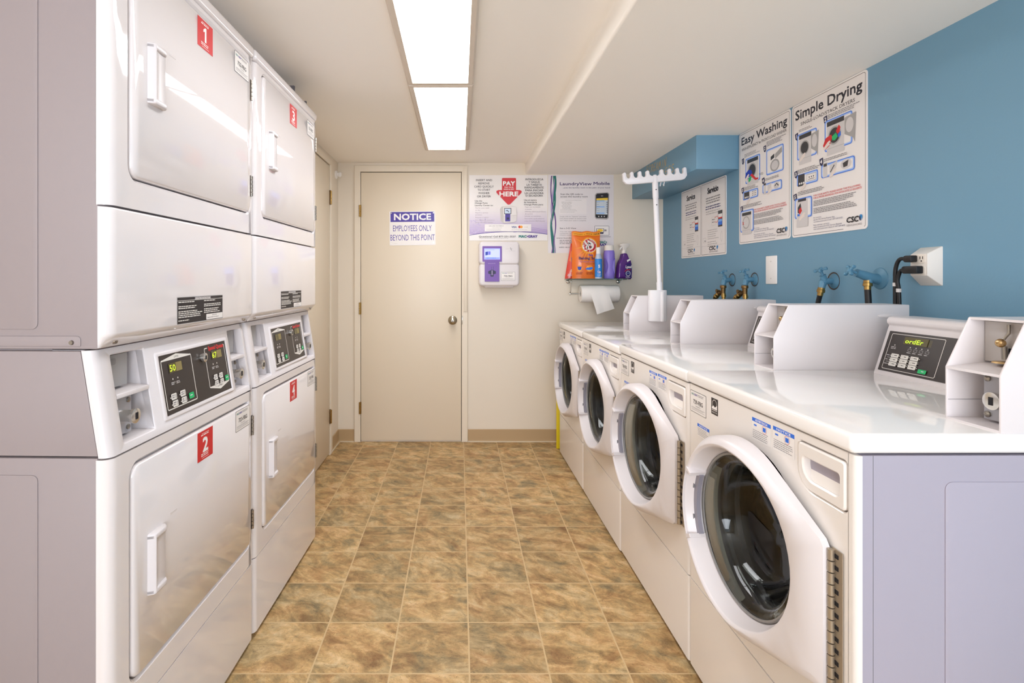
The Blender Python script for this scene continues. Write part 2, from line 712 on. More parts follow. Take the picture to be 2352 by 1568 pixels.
# doors: leaf, hinges, knob; the trim is a piece of the setting too
def hinge(parent, x, y, z, at=None):
    h = MB()
    h.box(x - 0.011, x + 0.011, y - 0.001, y + 0.004, z - 0.045, z + 0.045, BRASS)
    for k in range(5):
        h.lathe([(0.0065, 0), (0.0065, 0.0165)], (x, y - 0.006, z - 0.045 + k * 0.018), 'z', BRASS, 12)
    return h.build('hinge', parent)


mb = MB()
fy = FAR
mb.plate([(-0.795, 0), (-0.748, 0), (-0.748, 2.040), (0.016, 2.040), (0.016, 0), (0.062, 0), (0.062, 2.088), (-0.795, 2.088)], [], fy - 0.022, fy + 0.002, TRIM, ch=0.004)
mb.box(-0.748, -0.7455, fy - 0.003, fy, 0.004, 2.04, DARK)
mb.box(0.0125, 0.016, fy - 0.003, fy, 0.004, 2.04, DARK)
mb.box(-0.748, 0.016, fy - 0.003, fy, 2.036, 2.04, DARK)
# the upper stop on the latch side ends above the strike
mb.box(0.030, 0.058, fy - 0.030, fy - 0.02, 0.985, 2.07, TRIM, b=0.003)
mb.box(0.018, 0.024, fy - 0.029, fy - 0.018, 0.89, 0.955, CHROME, b=0.002)
structure(mb, 'trim_1')
d1 = MB()
d1.box(-0.7450, 0.0120, fy - 0.014, fy + 0.001, 0.014, 2.0355, DOORC, b=0.002)
d1 = d1.build('door_1', kind='structure')
for z in (1.745, 1.01, 0.26):
    hinge(d1, -0.752, fy - 0.020, z)
k = MB()
k.lathe([(0.0, 0), (0.034, 0), (0.034, 0.004), (0.028, 0.010), (0.013, 0.013), (0.012, 0.03), (0.022, 0.036), (0.0275, 0.048), (0.0265, 0.058), (0.020, 0.064), (0.0, 0.066)], (-0.052, fy - 0.014, 0.920), 'y', M('#b3a994', 0.28, metal=1.0), 32, dirn=-1, caps=False)
k.lathe([(0.0, 0.066), (0.010, 0.066), (0.010, 0.069), (0.0, 0.07)], (-0.052, fy - 0.014, 0.920), 'y', STEEL, 20, dirn=-1, caps=False)
k.box(-0.054, -0.050, fy - 0.0845, fy - 0.08, 0.914, 0.926, DARK)
k.build('door_knob', d1)

# door in the left wall, partly behind the dryers
mb = MB()
mb.plate([(-3.785, 0), (-3.735, 0), (-3.735, 2.028), (-2.91, 2.028), (-2.91, 0), (-2.86, 0), (-2.86, 2.075), (-3.785, 2.075)], [], 0.0, 0.024, TRIM, ch=0.004,
         fn=lambda x, y, z: (XL + 0.020 - y, -x, z))
mb.box(XL, XL + 0.003, 2.91, 3.735, 2.022, 2.028, DARK)
mb.box(XL, XL + 0.003, 3.730, 3.735, 0.004, 2.028, DARK)
structure(mb, 'trim_2')
d2 = MB()
d2.box(XL, XL + 0.012, 2.914, 3.729, 0.014, 2.021, DOORC, b=0.002)
d2 = d2.build('door_2', kind='structure')
for z in (1.80, 0.27):
    h = MB()
    h.box(XL + 0.012, XL + 0.020, 3.725, 3.739, z - 0.05, z + 0.05, OLDBRASS, b=0.001)
    for q in range(5):
        h.lathe([(0.0065, 0), (0.0065, 0.0175)], (XL + 0.022, 3.732, z - 0.047 + q * 0.019), 'z', BRASS, 12)
    h.build('hinge', d2)

mb = MB()
mb.lathe([(0.0, 0), (0.030, 0), (0.030, 0.008), (0.024, 0.012), (0.014, 0.014), (0.014, 0.022), (0.019, 0.028), (0.019, 0.036), (0.012, 0.043), (0, 0.044)], (XL, 3.965, 2.005), 'x', WHITE, 28, caps=False)
tag(mb.build('wall_detector'), 'small round white detector high on the left wall beside the corner', 'detector')

# fluorescent ceiling fixtures
GLOW = M('#fbfcff', 0.5, emit=LAMP)


def ceiling_light(y0, y1, label):
    t = thing('ceiling_light', label, 'light', (0, 0, CZ), 0, 'ceiling lights down the middle')
    a, b = -0.232, 0.063
    f = MB()
    f.plate([(a, y0), (b, y0), (b, y1), (a, y1)], [[(a + 0.026, y0 + 0.026), (b - 0.026, y0 + 0.026), (b - 0.026, y1 - 0.026), (a + 0.026, y1 - 0.026)]],
            0.0, 0.022, M('#d8cdbf', 0.5), ch=0.008, hch=0.001, fn=lambda x, y, z: (x, z, y - 0.022))
    f.build('frame', t)
    g = MB()
    g.box(a + 0.025, b - 0.025, y0 + 0.025, y1 - 0.025, -0.020, -0.012, GLOW)
    g.build('diffuser', t, label='glowing white diffuser')
    return t


ceiling_light(2.376, 3.575, 'white ceiling light panel nearer the far door')
ceiling_light(1.165, 2.374, 'white ceiling light panel nearer the camera, overhead')
# ------------------------------------------------------------------ stacked dryers
def columns(mb, W_, r, wd, z0, z1, m, yb=0.03, fn=None):
    """the two rounded vertical corners of a front"""
    arc = [(r - r * cos(a), r - r * sin(a)) for a in [i / 6 * pi / 2 for i in range(7)]]
    for side in (0, 1):
        pl = [(0, yb)] + arc + [(wd, 0), (wd, yb)]
        if side:
            pl = [(W_ - x, y) for x, y in pl]
        if fn is None:
            mb.prism(pl, 'z', z0, z1, m)
        else:
            vs = [(x, y + fn(z0), z0) for x, y in pl] + [(x, y + fn(z1), z1) for x, y in pl]
            n = len(pl)
            mb.add(vs, [tuple(range(n)), tuple(range(n, 2 * n))] + [(i, (i + 1) % n, n + (i + 1) % n, n + i) for i in range(n)], m)


def fronted(W_, r, yb=0.03, n=6):
    """plan of a front with both vertical corners rounded"""
    a = [(r - r * cos(t), r - r * sin(t)) for t in [i / n * pi / 2 for i in range(n + 1)]]
    return [(0, yb)] + a + [(W_ - x, y) for x, y in a[::-1]] + [(W_, yb)]


def id_label(parent, x, y, z, num, w=0.103, h=0.065, name='id_label'):
    mb = MB()
    P = Print(mb, w, h, (0, 0, 103, 65), fn=lambda u, v, d: (x + u, y - d, z + v))
    P.sheet(K['dgrey'], 0.0004, 0.003)
    P.rr(1.2, 1.2, 101.8, 63.8, 3, K['paper'])
    P.text('MAC', 8, 13, 6, K['teal'], bold=0.03)
    P.text('-GRAY', 24, 13, 6, K['purple'], bold=0.03)
    P.lines(50, 97, 7, 2, 4, 1.8, K['grey'], seed=3)
    P.text(num, 51.5, 38, 13, K['ink'], 'c', bold=0.012, width=62)
    P.text('FOR SERVICE', 51.5, 46, 4, K['grey'], 'c')
    P.rect(8, 49.5, 95, 50.5, K['grey'])
    P.rect(8, 57, 95, 57.8, K['grey'])
    P.lines(8, 95, 52.5, 1, 4, 1.6, K['lgrey'], seed=5)
    return mb.build(name, parent, recalc=False)


def number_sticker(parent, x, y, z, num):
    mb = MB()
    P = Print(mb, 0.083, 0.079, (0, 0, 83, 79), fn=lambda u, v, d: (x + u, y - d, z + v))
    P.sheet(K['red'], 0.0004)
    P.rect(22, 6.5, 61, 7.6, K['white'])
    P.lines(18, 66, 10, 1, 4, 2.6, K['white'], seed=11)
    if num == '1':
        P.poly([(38, 58), (38, 29), (30, 33), (30, 26), (40, 18), (47, 18), (47, 58)], K['white'])
    else:
        P.text(num, 41.5, 58, 40, K['white'], 'c', bold=0.03, width=27)
    P.lines(18, 66, 62, 2, 4.6, 2.2, K['white'], seed=12)
    P.rect(22, 73, 61, 74, K['white'])
    return mb.build('number_sticker', parent, label='red sticker with a white number ' + num, recalc=False)


def dryer_handle(parent, x, z, h):
    mb = MB()
    a = [(0, 0.001), (0.006, -0.015), (0.010, -0.0190), (0.014, -0.0185), (0.019, -0.0150), (0.034, -0.0128), (0.058, -0.0118), (0.064, -0.008), (0.066, 0.001)]
    mb.prism([(x + p, q) for p, q in a], 'z', z + 0.004, z + h - 0.004, PLAST)
    e = [(0, 0.001), (0.006, -0.015), (0.010, -0.0192), (0.052, -0.0190), (0.062, -0.012), (0.066, 0.001)]
    for z0 in (z, z + h - 0.013):
        mb.prism([(x + p, q) for p, q in e], 'z', z0, z0 + 0.013, PLAST, b=0.003)
    return mb.build('handle', parent, smooth=50)


def steel_hinge(parent, x, z0, z1):
    mb = MB()
    n = 5
    d = (z1 - z0) / n
    for i in range(n):
        mb.lathe([(0.0045, 0), (0.0045, d * 0.86)], (x, -0.003, z0 + i * d), 'z', STEEL, 10)
    mb.box(x - 0.008, x + 0.004, -0.002, 0.004, z0, z1, M('#6b6258', 0.35, metal=1.0))
    return mb.build('hinge', parent)


def lock(mb, x, y0, y1, z, r, m=CHROME):
    """cylinder lock sticking out towards -y from y0 to y1"""
    mb.lathe([(r * 0.8, 0), (r * 0.8, y0 - y1 - 0.008), (r, y0 - y1 - 0.007), (r, y0 - y1 - 0.001), (r * 0.86, y0 - y1), (0, y0 - y1)], (x, y0, z), 'y', m, 28, dirn=-1, caps=False)
    mb.box(x - r * 0.18, x + r * 0.30, y1 - 0.0012, y1 + 0.004, z - r * 0.45, z + r * 0.45, DARK)


def dryer_stack(label, n_up, n_low, id_up, id_low, t_up, t_low, loc):
    W_ = 0.715
    t = thing('stacked_dryer', label, 'dryer', loc, pi / 2 - 0.0265, 'stacked dryers along the left side')
    # cabinet: three side sections with pressed-in panels, top to floor
    c = MB()
    c.box(0, W_, 0.026, 0.70, 1.081, 1.970, SIDEG_SHADED, b=0.003)
    c.prism([(0.062, 1.077), (0.70, 1.077), (0.70, 0.861), (0.026, 0.861)], 'x', 0, 0.012, SIDEG_SHADED, b=0.002)
    c.prism([(0.062, 1.077), (0.70, 1.077), (0.70, 0.861), (0.026, 0.861)], 'x', W_ - 0.012, W_, SIDEG_SHADED, b=0.002)
    c.box(0.012, W_ - 0.012, 0.13, 0.69, 0.861, 1.08, SIDEG_SHADED)
    c.box(0, W_, 0.026, 0.70, 0.018, 0.857, SIDEG_SHADED, b=0.003)
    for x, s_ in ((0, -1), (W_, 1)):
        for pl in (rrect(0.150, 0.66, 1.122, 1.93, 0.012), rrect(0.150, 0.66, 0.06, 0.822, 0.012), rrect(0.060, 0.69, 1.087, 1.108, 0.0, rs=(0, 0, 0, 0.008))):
            c.prism(pl, 'x', x, x + s_ * 0.0022, SIDEG_SHADED, b=0.0012)
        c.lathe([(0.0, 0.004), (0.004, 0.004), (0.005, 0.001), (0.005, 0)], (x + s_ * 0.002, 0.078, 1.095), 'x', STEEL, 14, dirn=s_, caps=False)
    for fx in (0.05, W_ - 0.05):
        c.lathe([(0.02, 0), (0.02, 0.02)], (fx, 0.08, -0.001), 'z', DARK, 12)
        c.lathe([(0.02, 0), (0.02, 0.02)], (fx, 0.62, -0.001), 'z', DARK, 12)
    c.build('cabinet', t)
    k = MB()
    k.box(-0.002, W_ + 0.001, -0.004, 0.70, 1.970, 2.012, ENAM, b=0.014, seg=4)
    k.build('top_cap', t, smooth=50)

    def front(name, z0, z1, hole):
        f = MB()
        columns(f, W_, 0.022, 0.040, z0, z1, ENAM)
        f.plate([(0.040, z0), (W_ - 0.022, z0), (W_ - 0.022, z1), (0.040, z1)], [hole], 0.0, 0.03, ENAM, ch=0, hch=0.006)
        f.box(0.05, W_ - 0.022, 0.024, 0.029, z0 + 0.03, z1 - 0.01, DARK)
        return f.build(name, t)

    front('upper_front_frame', 1.378, 1.967, rrect(0.0620, 0.686, 1.443, 1.950, 0.030))
    front('lower_front_frame', 0.275, 0.853, rrect(0.0665, 0.6930, 0.341, 0.820, 0.030))

    def door(x0, x1, z0, z1, num, idn, hz, sz, lz, lx, hinges):
        d = MB()
        d.plate(rrect(x0, x1, z0, z1, 0.026), [], -0.003, 0.020, ENAM, ch=0.005, back=True)
        d.box(x0 + 0.14, x0 + 0.17, -0.0036, 0, hz + 0.145, hz + 0.150, ENAM)
        d = d.build('door', t, smooth=50)
        dryer_handle(d, 0.119, hz, 0.139)
        for a, b in hinges:
            steel_hinge(d, x1 + 0.008, a, b)
        number_sticker(d, 0.341, -0.0032, sz, num)
        id_label(d, lx, -0.0032, lz, idn)

    door(0.066, 0.682, 1.4475, 1.9455, n_up, id_up, 1.626, 1.857, 1.873, 0.563, ((1.823, 1.891), (1.503, 1.571)))
    door(0.0705, 0.689, 0.3455, 0.8155, n_low, id_low, 0.504, 0.731, 0.747, 0.570, ((0.704, 0.770), (0.391, 0.455)))

    # access panel with the overhanging lip
    a = MB()
    pl = fronted(W_, 0.022, 0.026)
    n = len(pl)
    sec = [(1.3745, 0.005), (1.3730, 0.0015), (1.3695, 0.0), (1.113, 0.0), (1.109, 0.0008), (1.105, 0.004), (1.083, 0.0245)]
    vs = [(x, min(y + o, 0.026), z) for z, o in sec for x, y in pl]
    a.add(vs, [tuple(range(n)), tuple(range((len(sec) - 1) * n, len(sec) * n))] + [(j * n + i, j * n + (i + 1) % n, (j + 1) * n + (i + 1) % n, (j + 1) * n + i) for j in range(len(sec) - 1) for i in range(n)], ENAM)
    a = a.build('access_panel', t, smooth=50)
    for sx in (0.040, W_ - 0.04):
        q = MB()
        q.lathe([(0.0, 0.0035), (0.0055, 0.003), (0.0065, 0), (0.0065, -0.004)], (sx, 0.017, 1.0935), 'y', STEEL, 14, dirn=-1, caps=False)
        q.build('screw', a)
    l = MB()
    P = Print(l, 0.244, 0.071, (0, 0, 244, 71), fn=lambda u, v, d: (0.246 + u, -0.0003 - d, 1.1095 + v))
    P.sheet(K['lgrey'], 0.0004)
    P.rect(1.5, 2, 242.5, 69, K['dark'])
    P.rect(1.5, 9.5, 242.5, 10.6, K['key'])
    P.rect(86, 2.6, 172, 9.5, K['grey'])
    P.text('OPERATING INSTRUCTIONS', 129, 8.6, 5, K['paper'], 'c', bold=0.01, width=82)
    for y, n, x0, x1, sd in ((13, 1, 6, 110, 1), (24, 2, 6, 96, 2), (37, 4, 6, 124, 3), (60, 1, 6, 70, 4), (13, 1, 134, 205, 5), (23, 2, 134, 236, 6), (36, 3, 134, 238, 7)):
        P.lines(x0, x1, y, n, 4.8, 2.4, K['key'], seed=sd)
    P.rr(146, 52, 241, 67.5, 2, K['paper'])
    P.text('IMPORTANT', 193, 58, 3.6, K['dgrey'], 'c')
    P.lines(152, 236, 61, 1, 4, 2, K['grey'], seed=8)
    l.build('instruction_label', a, label='dark instruction label with white print', recalc=False)

    # control housing, leaning back, with a coin compartment at either end
    Z0, Z1, RC = 0.857, 1.078, 0.036

    def ys(z):
        return RC * (z - Z0) / (Z1 - Z0)

    cb = ((0.050, 0.164), (0.590, 0.692))
    h = MB()
    columns(h, W_, 0.018, 0.030, Z0, Z1, PLAST, yb=0.024, fn=ys)
    hole = [rrect(x0, x1, 0.874, 1.062, 0.004, 3) for x0, x1 in cb]
    h.plate([(0.030, Z0), (W_ - 0.018, Z0), (W_ - 0.018, Z1), (0.030, Z1)], hole, 0, 0.020, PLAST, ch=0, hch=0.003, fn=lambda x, y, z: (x, y + ys(z), z))
    h.box(0.012, W_ - 0.012, 0.05, 0.13, Z1 - 0.006, Z1, PLAST)
    for x0, x1 in cb:
        for xx in (x0 - 0.004, x1):
            h.prism([(ys(0.874) + 0.004, 0.874), (0.085, 0.874), (0.085, 1.062), (ys(1.062) + 0.004, 1.062)], 'x', xx, xx + 0.004, PLAST)
        h.box(x0, x1, 0.085, 0.090, 0.874, 1.062, PLAST)
        h.box(x0, x1, 0.0235, 0.085, 0.869, 0.8738, PLAST)
        h.box(x0, x1, 0.056, 0.085, 1.062, 1.066, PLAST)
        h.prism([(ys(0.97) + 0.001, 0.967), (0.085, 0.975), (0.085, 0.982), (ys(0.97) + 0.001, 0.977)], 'x', x0, x1, PLAST, b=0.001)
        h.box(x1 - 0.030, x1 - 0.0292, 0.080, 0.0852, 0.88, 0.965, GREY)
        h.box(x0 + 0.05, x1, 0.0845, 0.0852, 0.902, 0.9026, GREY)
    # raised bezel round the panel
    h.plate(rrect(0.199, 0.572, 0.879, 1.046, 0.006, 3), [rrect(0.210, 0.561, 0.889, 1.036, 0.002, 2)], -0.004, 0.004, PLAST, ch=0.003, hch=0.001,
            fn=lambda x, y, z: (x, y + ys(z), z))
    h = h.build('control_housing', t, smooth=45)
    for x0, x1 in cb:
        q = MB()
        q.box(x0 + 0.001, x0 + 0.080, 0.050, 0.084, 0.986, 1.058, M('#a19e9d', 0.45))
        q.prism(rrect(x0 + 0.014, x0 + 0.040, 1.036, 1.050, 0.004, 3), 'y', 0.0492, 0.0505, M('#8f8c8b', 0.45))
        q.box(x0 + 0.004, x0 + 0.009, 0.0490, 0.0505, 1.0, 1.052, DARK)
        q.build('coin_plate', h)
        q = MB()
        q.box(x0 + 0.001, x0 + 0.076, 0.038, 0.084, 0.880, 0.964, M('#b9b8bd', 0.3, metal=0.35))
        for zz in (0.892, 0.953):
            q.lathe([(0.006, 0), (0.006, 0.003), (0.003, 0.005), (0, 0.005)], (x0 + 0.064, 0.038, zz), 'y', STEEL, 12, dirn=-1, caps=False)
        lock(q, x0 + 0.046, 0.038, 0.006, 0.921, 0.0165)
        q.build('coin_lock', h)
    pw, ph, px, pz = 0.349, 0.146, 0.211, 0.8895

    def pf(u, v, d):
        return (px + u, ys(pz + v) - 0.0005 - d, pz + v)

    p = MB()
    P = Print(p, pw, ph, (0, 0, 1000, 420), fn=pf)
    P.sheet(PANEL, 0.0006)
    kw = K['key']

    def module(x0, x1, y0, y1, dsp, led, up):
        m = (x0 + x1) / 2
        P.frame(x0, y0, x1, y1, 8, 7, kw)
        if up:
            P.poly([(x0 - 6, y0 + 4), (x1 + 6, y0 + 4), (x1 + 2, y0 - 4), (m, y0 - 34), (x0 - 2, y0 - 4)], kw)
            P.text('UPPER', m, y0 - 4, 16, K['dgrey'], 'c')
        else:
            P.poly([(x0 - 6, y1 - 4), (x0 - 2, y1 + 4), (m, y1 + 40), (x1 + 2, y1 + 4), (x1 + 6, y1 - 4)], kw)
            P.text('LOWER', m, y1 + 18, 16, K['dgrey'], 'c')
        for q in (0, 1):
            P.disc(led[0] + q * 64, led[1], 6, kw)
            P.lines(led[0] - 26 + q * 64, led[0] + 26 + q * 64, led[1] + 22, 2, 11, 6, K['lgrey'], seed=q + 2)

    module(30, 420, 40, 382, None, (140, 182), True)
    module(640, 970, 30, 345, None, (742, 168), False)
    P.rect(684, 14, 962, 50, PANEL)
    P.text('Speed Queen', 700, 48, 34, K['red'], bold=0.04, width=262)
    p.build('control_panel', h, label='dark brown control panel with white outlines', recalc=False)
    for x0, y0, txt in ((100, 33, t_up), (730, 26, t_low)):
        q = MB()
        P = Print(q, pw, ph, (0, 0, 1000, 420), fn=pf, d0=0.0018)
        P.rect(x0 + 6, y0 + 34, x0 + 178, y0 + 102, M('#5a5230', 0.2))
        P.rect(x0 + 98, y0 + 36, x0 + 176, y0 + 100, K['dim'])
        if txt:
            P.text(txt, x0 + 16, y0 + 92, 48, M('#c4d930', 0.5, emit=0.6), width=74, bold=0.01)
        q.build('display', h, label='small display' + (' reading ' + txt if txt else ', blank'), recalc=False)
    kb = [(78, 281), (196, 281), (84, 332), (200, 332), (306, 320), (715, 255), (808, 255), (719, 306), (811, 306), (902, 292)]
    for bx, by in kb:
        g = bx in (306, 902)
        bw = 70 if bx < 500 else 62
        q = MB()
        P = Print(q, pw, ph, (0, 0, 1000, 420), fn=pf, d0=0.0014)
        P.step = 0.0012
        P.rr(bx, by, bx + bw, by + 44, 9, K['green'] if g else kw)
        P.step = 0.0003
        if not g:
            P.lines(bx + 10, bx + 46, by + 10, 2, 14, 7, K['grey'], seed=int(bx))
            P.rect(bx + 54, by + 8, bx + 60, by + 36, K['grey'])
            P.disc(bx - 12, by + 24, 5, kw)
        else:
            P.lines(bx + 14, bx + 58, by + 16, 1, 14, 7, K['pale'], seed=1)
        q.build('button', h, label='green start button' if g else None, recalc=False)
    q = MB()
    zz = pz + 0.115
    lock(q, px + 0.205, ys(zz), ys(zz) - 0.012, zz, 0.0125)
    q.build('key_lock', h, label='chrome key lock on the panel')

    b = MB()
    b.prism(fronted(W_, 0.022), 'z', 0.020, 0.2715, ENAM)
    b.build('base_panel', t)
    return t


dryer_stack('white stacked dryer nearest the camera, stickers 1 and 2, timers lit', '1', '2', '722-FBG', '723-FBG', '50', '67', (-0.716, 1.093, 0))
dryer_stack('white stacked dryer farther from the camera, stickers 3 and 4, blank timers', '3', '4', '724-FBG', '725-FBG', '', '', (-0.6965, 1.813, 0))

mb = MB()
mb.box(-0.78, -0.705, 2.275, 2.288, 2.012, 2.052, M('#5d5a60', 0.5))
mb.box(-0.78, -0.705, 2.288, 2.452, 2.012, 2.016, M('#5d5a60', 0.5))
mb.box(-0.78, -0.705, 2.452, 2.466, 2.012, 2.046, M('#5d5a60', 0.5))
tag(mb.build('metal_bracket'), 'dark grey upright bracket lying on top of the farther dryer stack', 'bracket')
# ------------------------------------------------------------------ front-load washers
GLASS = M('#b6bab5', 0.01, trans=1.0, ior=1.35)
RUBBER = M('#4a484c', 0.5)
DRUM = M('#6f6964', 0.22, metal=1.0)
LAT = 0.926             # top of the lid


def door_outline(cx, cz, r, hz0, hz1):
    def tang(px, pz, sgn):
        dx, dz = px - cx, pz - cz
        L_ = math.hypot(dx, dz)
        return math.atan2(dz, dx) + sgn * math.acos(r / L_)
    a0, a1 = tang(0, hz1, 1), tang(0, hz0, -1) + 2 * pi
    n = 44
    p = [(cx + r * cos(a0 + (a1 - a0) * i / n), cz + r * sin(a0 + (a1 - a0) * i / n)) for i in range(n + 1)]
    lo = [(0 + (p[-1][0] - 0) * k, hz0 + (p[-1][1] - hz0) * k) for k in (0.75, 0.5, 0.25, 0.05)]
    hi = [(0 + (p[0][0] - 0) * k, hz1 + (p[0][1] - hz1) * k) for k in (0.05, 0.25, 0.5, 0.75)]
    return p + lo + [(0, hz0 + 0.008), (0, hz1 - 0.008)] + hi


def washer(idn, ajar):
    W_ = 0.698
    CX, CZ_ = 0.362, 0.587
    t = thing('washing_machine', '', 'washing machine', (0, 0, 0), 0, 'front-load washers along the right side')
    c = MB()
    hole = circ(CX, CZ_, 0.243, 40)
    c.plate([(0.002, 0.014), (W_ - 0.002, 0.014), (W_ - 0.002, 0.886), (0.002, 0.886)], [hole], 0.0135, 0.69, SIDEW_SHADED, ch=0.0, back=True)
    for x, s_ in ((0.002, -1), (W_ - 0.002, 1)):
        c.prism(rrect(0.165, 0.66, 0.07, 0.838, 0.014), 'x', x, x + s_ * 0.0018, SIDEW_SHADED, b=0.001)
    for x in (0.0017, W_ - 0.0025):
        c.box(x, x + 0.0008, 0.0325, 0.0335, 0.014, 0.886, GREY)
    for fx in (0.05, W_ - 0.05):
        for fy_ in (0.07, 0.62):
            c.lathe([(0.022, 0), (0.022, 0.04)], (fx, fy_, -0.016), 'z', DARK, 12)
    c.build('cabinet', t)
    f = MB()
    columns(f, W_, 0.010, 0.020, 0.2835, 0.886, ENAMW, yb=0.012)
    dr = rrect(0.533, 0.676, 0.770, 0.868, 0, 6, rs=(0.045, 0.012, 0.01, 0.01))
    f.plate([(0.020, 0.2835), (W_ - 0.018, 0.2835), (W_ - 0.018, 0.886), (0.020, 0.886)], [circ(CX, CZ_, 0.212, 48), dr], 0.0, 0.012, ENAMW, ch=0, hch=0.003)
    f.build('front_panel', t)
    b = MB()
    b.prism(fronted(W_, 0.010, 0.012), 'z', 0.014, 0.2795, ENAMW)
    b.build('lower_panel', t)
    l = MB()
    l.box(-0.0012, W_ + 0.0012, -0.008, 0.70, 0.889, LAT, LIDM, b=0.010, seg=4)
    l.build('top_lid', t, smooth=50)

    # detergent drawer with its scooped grip
    d = MB()
    dp = offset(dr, -0.0025)
    grip = rrect(0.552, 0.658, 0.794, 0.838, 0.008, 5, rs=(0.03, 0.012, 0.006, 0.006))
    d.plate(dp, [grip], -0.003, 0.02, ENAMW, ch=0.003, hch=0.003)
    d.add([(0.549, 0.032, 0.846), (0.661, 0.032, 0.846), (0.661, 0.001, 0.790), (0.549, 0.001, 0.790)], [(0, 1, 2, 3)], ENAMW)
    d.build('detergent_drawer', t)

    # drum, seal
    g = MB()
    g.lathe([(0.214, 0.024), (0.196, 0.022), (0.190, 0.030), (0.196, 0.055), (0.235, 0.07)], (CX, 0, CZ_), 'y', RUBBER, 48, caps=False)
    g.build('door_seal', t)
    g = MB()
    prof = [(0.205, 0.075), (0.225, 0.085), (0.232, 0.10), (0.232, 0.40), (0.222, 0.415), (0.06, 0.42), (0.0, 0.42)]
    g.lathe(prof, (CX, 0, CZ_), 'y', DRUM, 48, caps=False)
    for q in range(3):
        a = 2 * pi * q / 3 + 0.6
        ca, sa = cos(a), sin(a)
        pts = [(-0.035, 0.231), (-0.02, 0.185), (0.0, 0.172), (0.02, 0.185), (0.035, 0.231)]
        g.prism([(CX + ca * r_ - sa * w_, CZ_ + sa * r_ + ca * w_) for w_, r_ in pts], 'y', 0.09, 0.40, DRUM, b=0.006)
    g.build('drum', t, smooth=50)

    # the door hangs ajar on its hinge at the near side
    HX = 0.638
    cx, cz, r = CX - HX - 0.002, CZ_, 0.231
    out = door_outline(cx, cz, r, 0.416, 0.698)
    TH = 0.052

    def th(x):
        return TH if x < cx + 0.02 else TH + (0.022 - TH) * min(1, (x - cx - 0.02) / (-cx - 0.02))

    def bend(x, y, z):
        return (x, y * th(x) / TH, z)

    m = MB()
    m.plate(out, [circ(cx, cz, 0.203, 56)], -TH, 0.0, PLAST, ch=0.019, hch=0.006, fn=bend)
    n = 56
    R = [(0.203, -TH + 0.006), (0.198, -0.030), (0.191, -0.006), (0.1885, 0.004), (0.203, 0.010), (0.203, 0.0)]
    vs = [bend(cx + q * cos(2 * pi * i / n), y, cz + q * sin(2 * pi * i / n)) for q, y in R for i in range(n)]
    m.add(vs, [(j * n + i, j * n + (i + 1) % n, (j + 1) * n + (i + 1) % n, (j + 1) * n + i) for j in range(len(R) - 1) for i in range(n)], PLAST)
    door = m.build('door', t, loc=(HX, -0.006, 0), rot=radians(ajar), smooth=55, label='white round door with dark glass, standing slightly ajar')
    g = MB()
    g.lathe([(q, y + 0.024) for q, y in ((0.0, 0.070), (0.098, 0.066), (0.128, 0.050), (0.146, 0.010), (0.160, -0.020), (0.174, -0.028), (0.188, -0.026), (0.188, -0.016), (0.166, -0.010), (0.153, 0.014), (0.135, 0.056), (0.10, 0.073), (0.0, 0.077))],
            (cx, 0, cz), 'y', GLASS, 64, caps=False)
    g.build('glass', door, smooth=60)
    g = MB()
    g.lathe([(0.1895, -0.004), (0.186, -0.008), (0.182, -0.007), (0.182, -0.003)], (cx, 0, cz), 'y', M('#8d8a88', 0.25), 64, caps=False)
    g.build('glass_rim', door, smooth=60)
    g = MB()
    def arcs(ro, ri, a0, a1):
        aa = [radians(180 + a0 + (a1 - a0) * i / 14) for i in range(15)]
        return [(cx + ro * cos(q), cz + ro * sin(q)) for q in aa] + [(cx + ri * cos(q), cz + ri * sin(q)) for q in aa[::-1]]

    for q in (-27, 27):
        g.plate(arcs(0.212, 0.186, q - 1.6, q + 1.6), [], -0.0540, -0.004, PLAST, ch=0.0015)
    g.plate(arcs(0.209, 0.205, -26, 26), [], -0.0540, -0.048, PLAST, ch=0.001)
    g.plate(arcs(0.2045, 0.181, -26, 26), [], -0.026, -0.014, M('#918e99', 0.4))
    hx1 = cx - 0.184
    for q in (-0.045, 0.045):
        g.box(hx1 - 0.012, hx1 - 0.007, -0.030, -0.024, cz + q - 0.008, cz + q + 0.008, GREY)
    g.build('handle', door)
    g = MB()
    N_ = 12
    h0, h1 = 0.420, 0.692
    st = (h1 - h0) / N_
    HM = M('#b3a796', 0.35, metal=0.75)
    g.box(0.002, 0.030, 0.0025, 0.0045, h0, h1, HM)
    for q in range(N_):
        g.lathe([(0.0062, 0), (0.0062, st * 0.90)], (0.006, -0.002, h0 + q * st), 'z', HM, 12)
        g.box(0.011, 0.020, 0.0015, 0.003, h0 + q * st + st * 0.25, h0 + q * st + st * 0.6, DARK)
    hg = g.build('hinge', door)
    hg.rotation_euler = (0, 0, -radians(ajar))

    # console
    k = MB()
    prof = [(0.535, LAT - 0.001), (0.583, LAT + 0.146), (0.577, LAT + 0.152), (0.576, LAT + 0.162), (0.582, LAT + 0.170), (0.592, LAT + 0.173), (0.66, LAT + 0.173), (0.70, LAT + 0.15), (0.70, LAT - 0.001)]
    k.prism(prof, 'x', 0.055, 0.580, PLAST, b=0.003)
    con = k.build('control_console', t, smooth=50)
    sl = math.hypot(0.048, 0.147)
    sy_, sz_ = 0.048 / sl, 0.147 / sl

    def cf(u, v, d):
        v += 0.014
        return (0.069 + u, 0.535 + sy_ * v - sz_ * d - 0.0004, LAT + sz_ * v + sy_ * d)

    pw, ph = 0.508, 0.122
    p = MB()
    P = Print(p, pw, ph, (0, 0, 508, 122), fn=cf)
    P.sheet(PANEL, 0.0006, 0.002)
    kw = K['key']
    P.frame(13, 8, 186, 114, 3, 1.4, kw)
    P.rect(62, 14, 150, 34, M('#4d4630', 0.3))
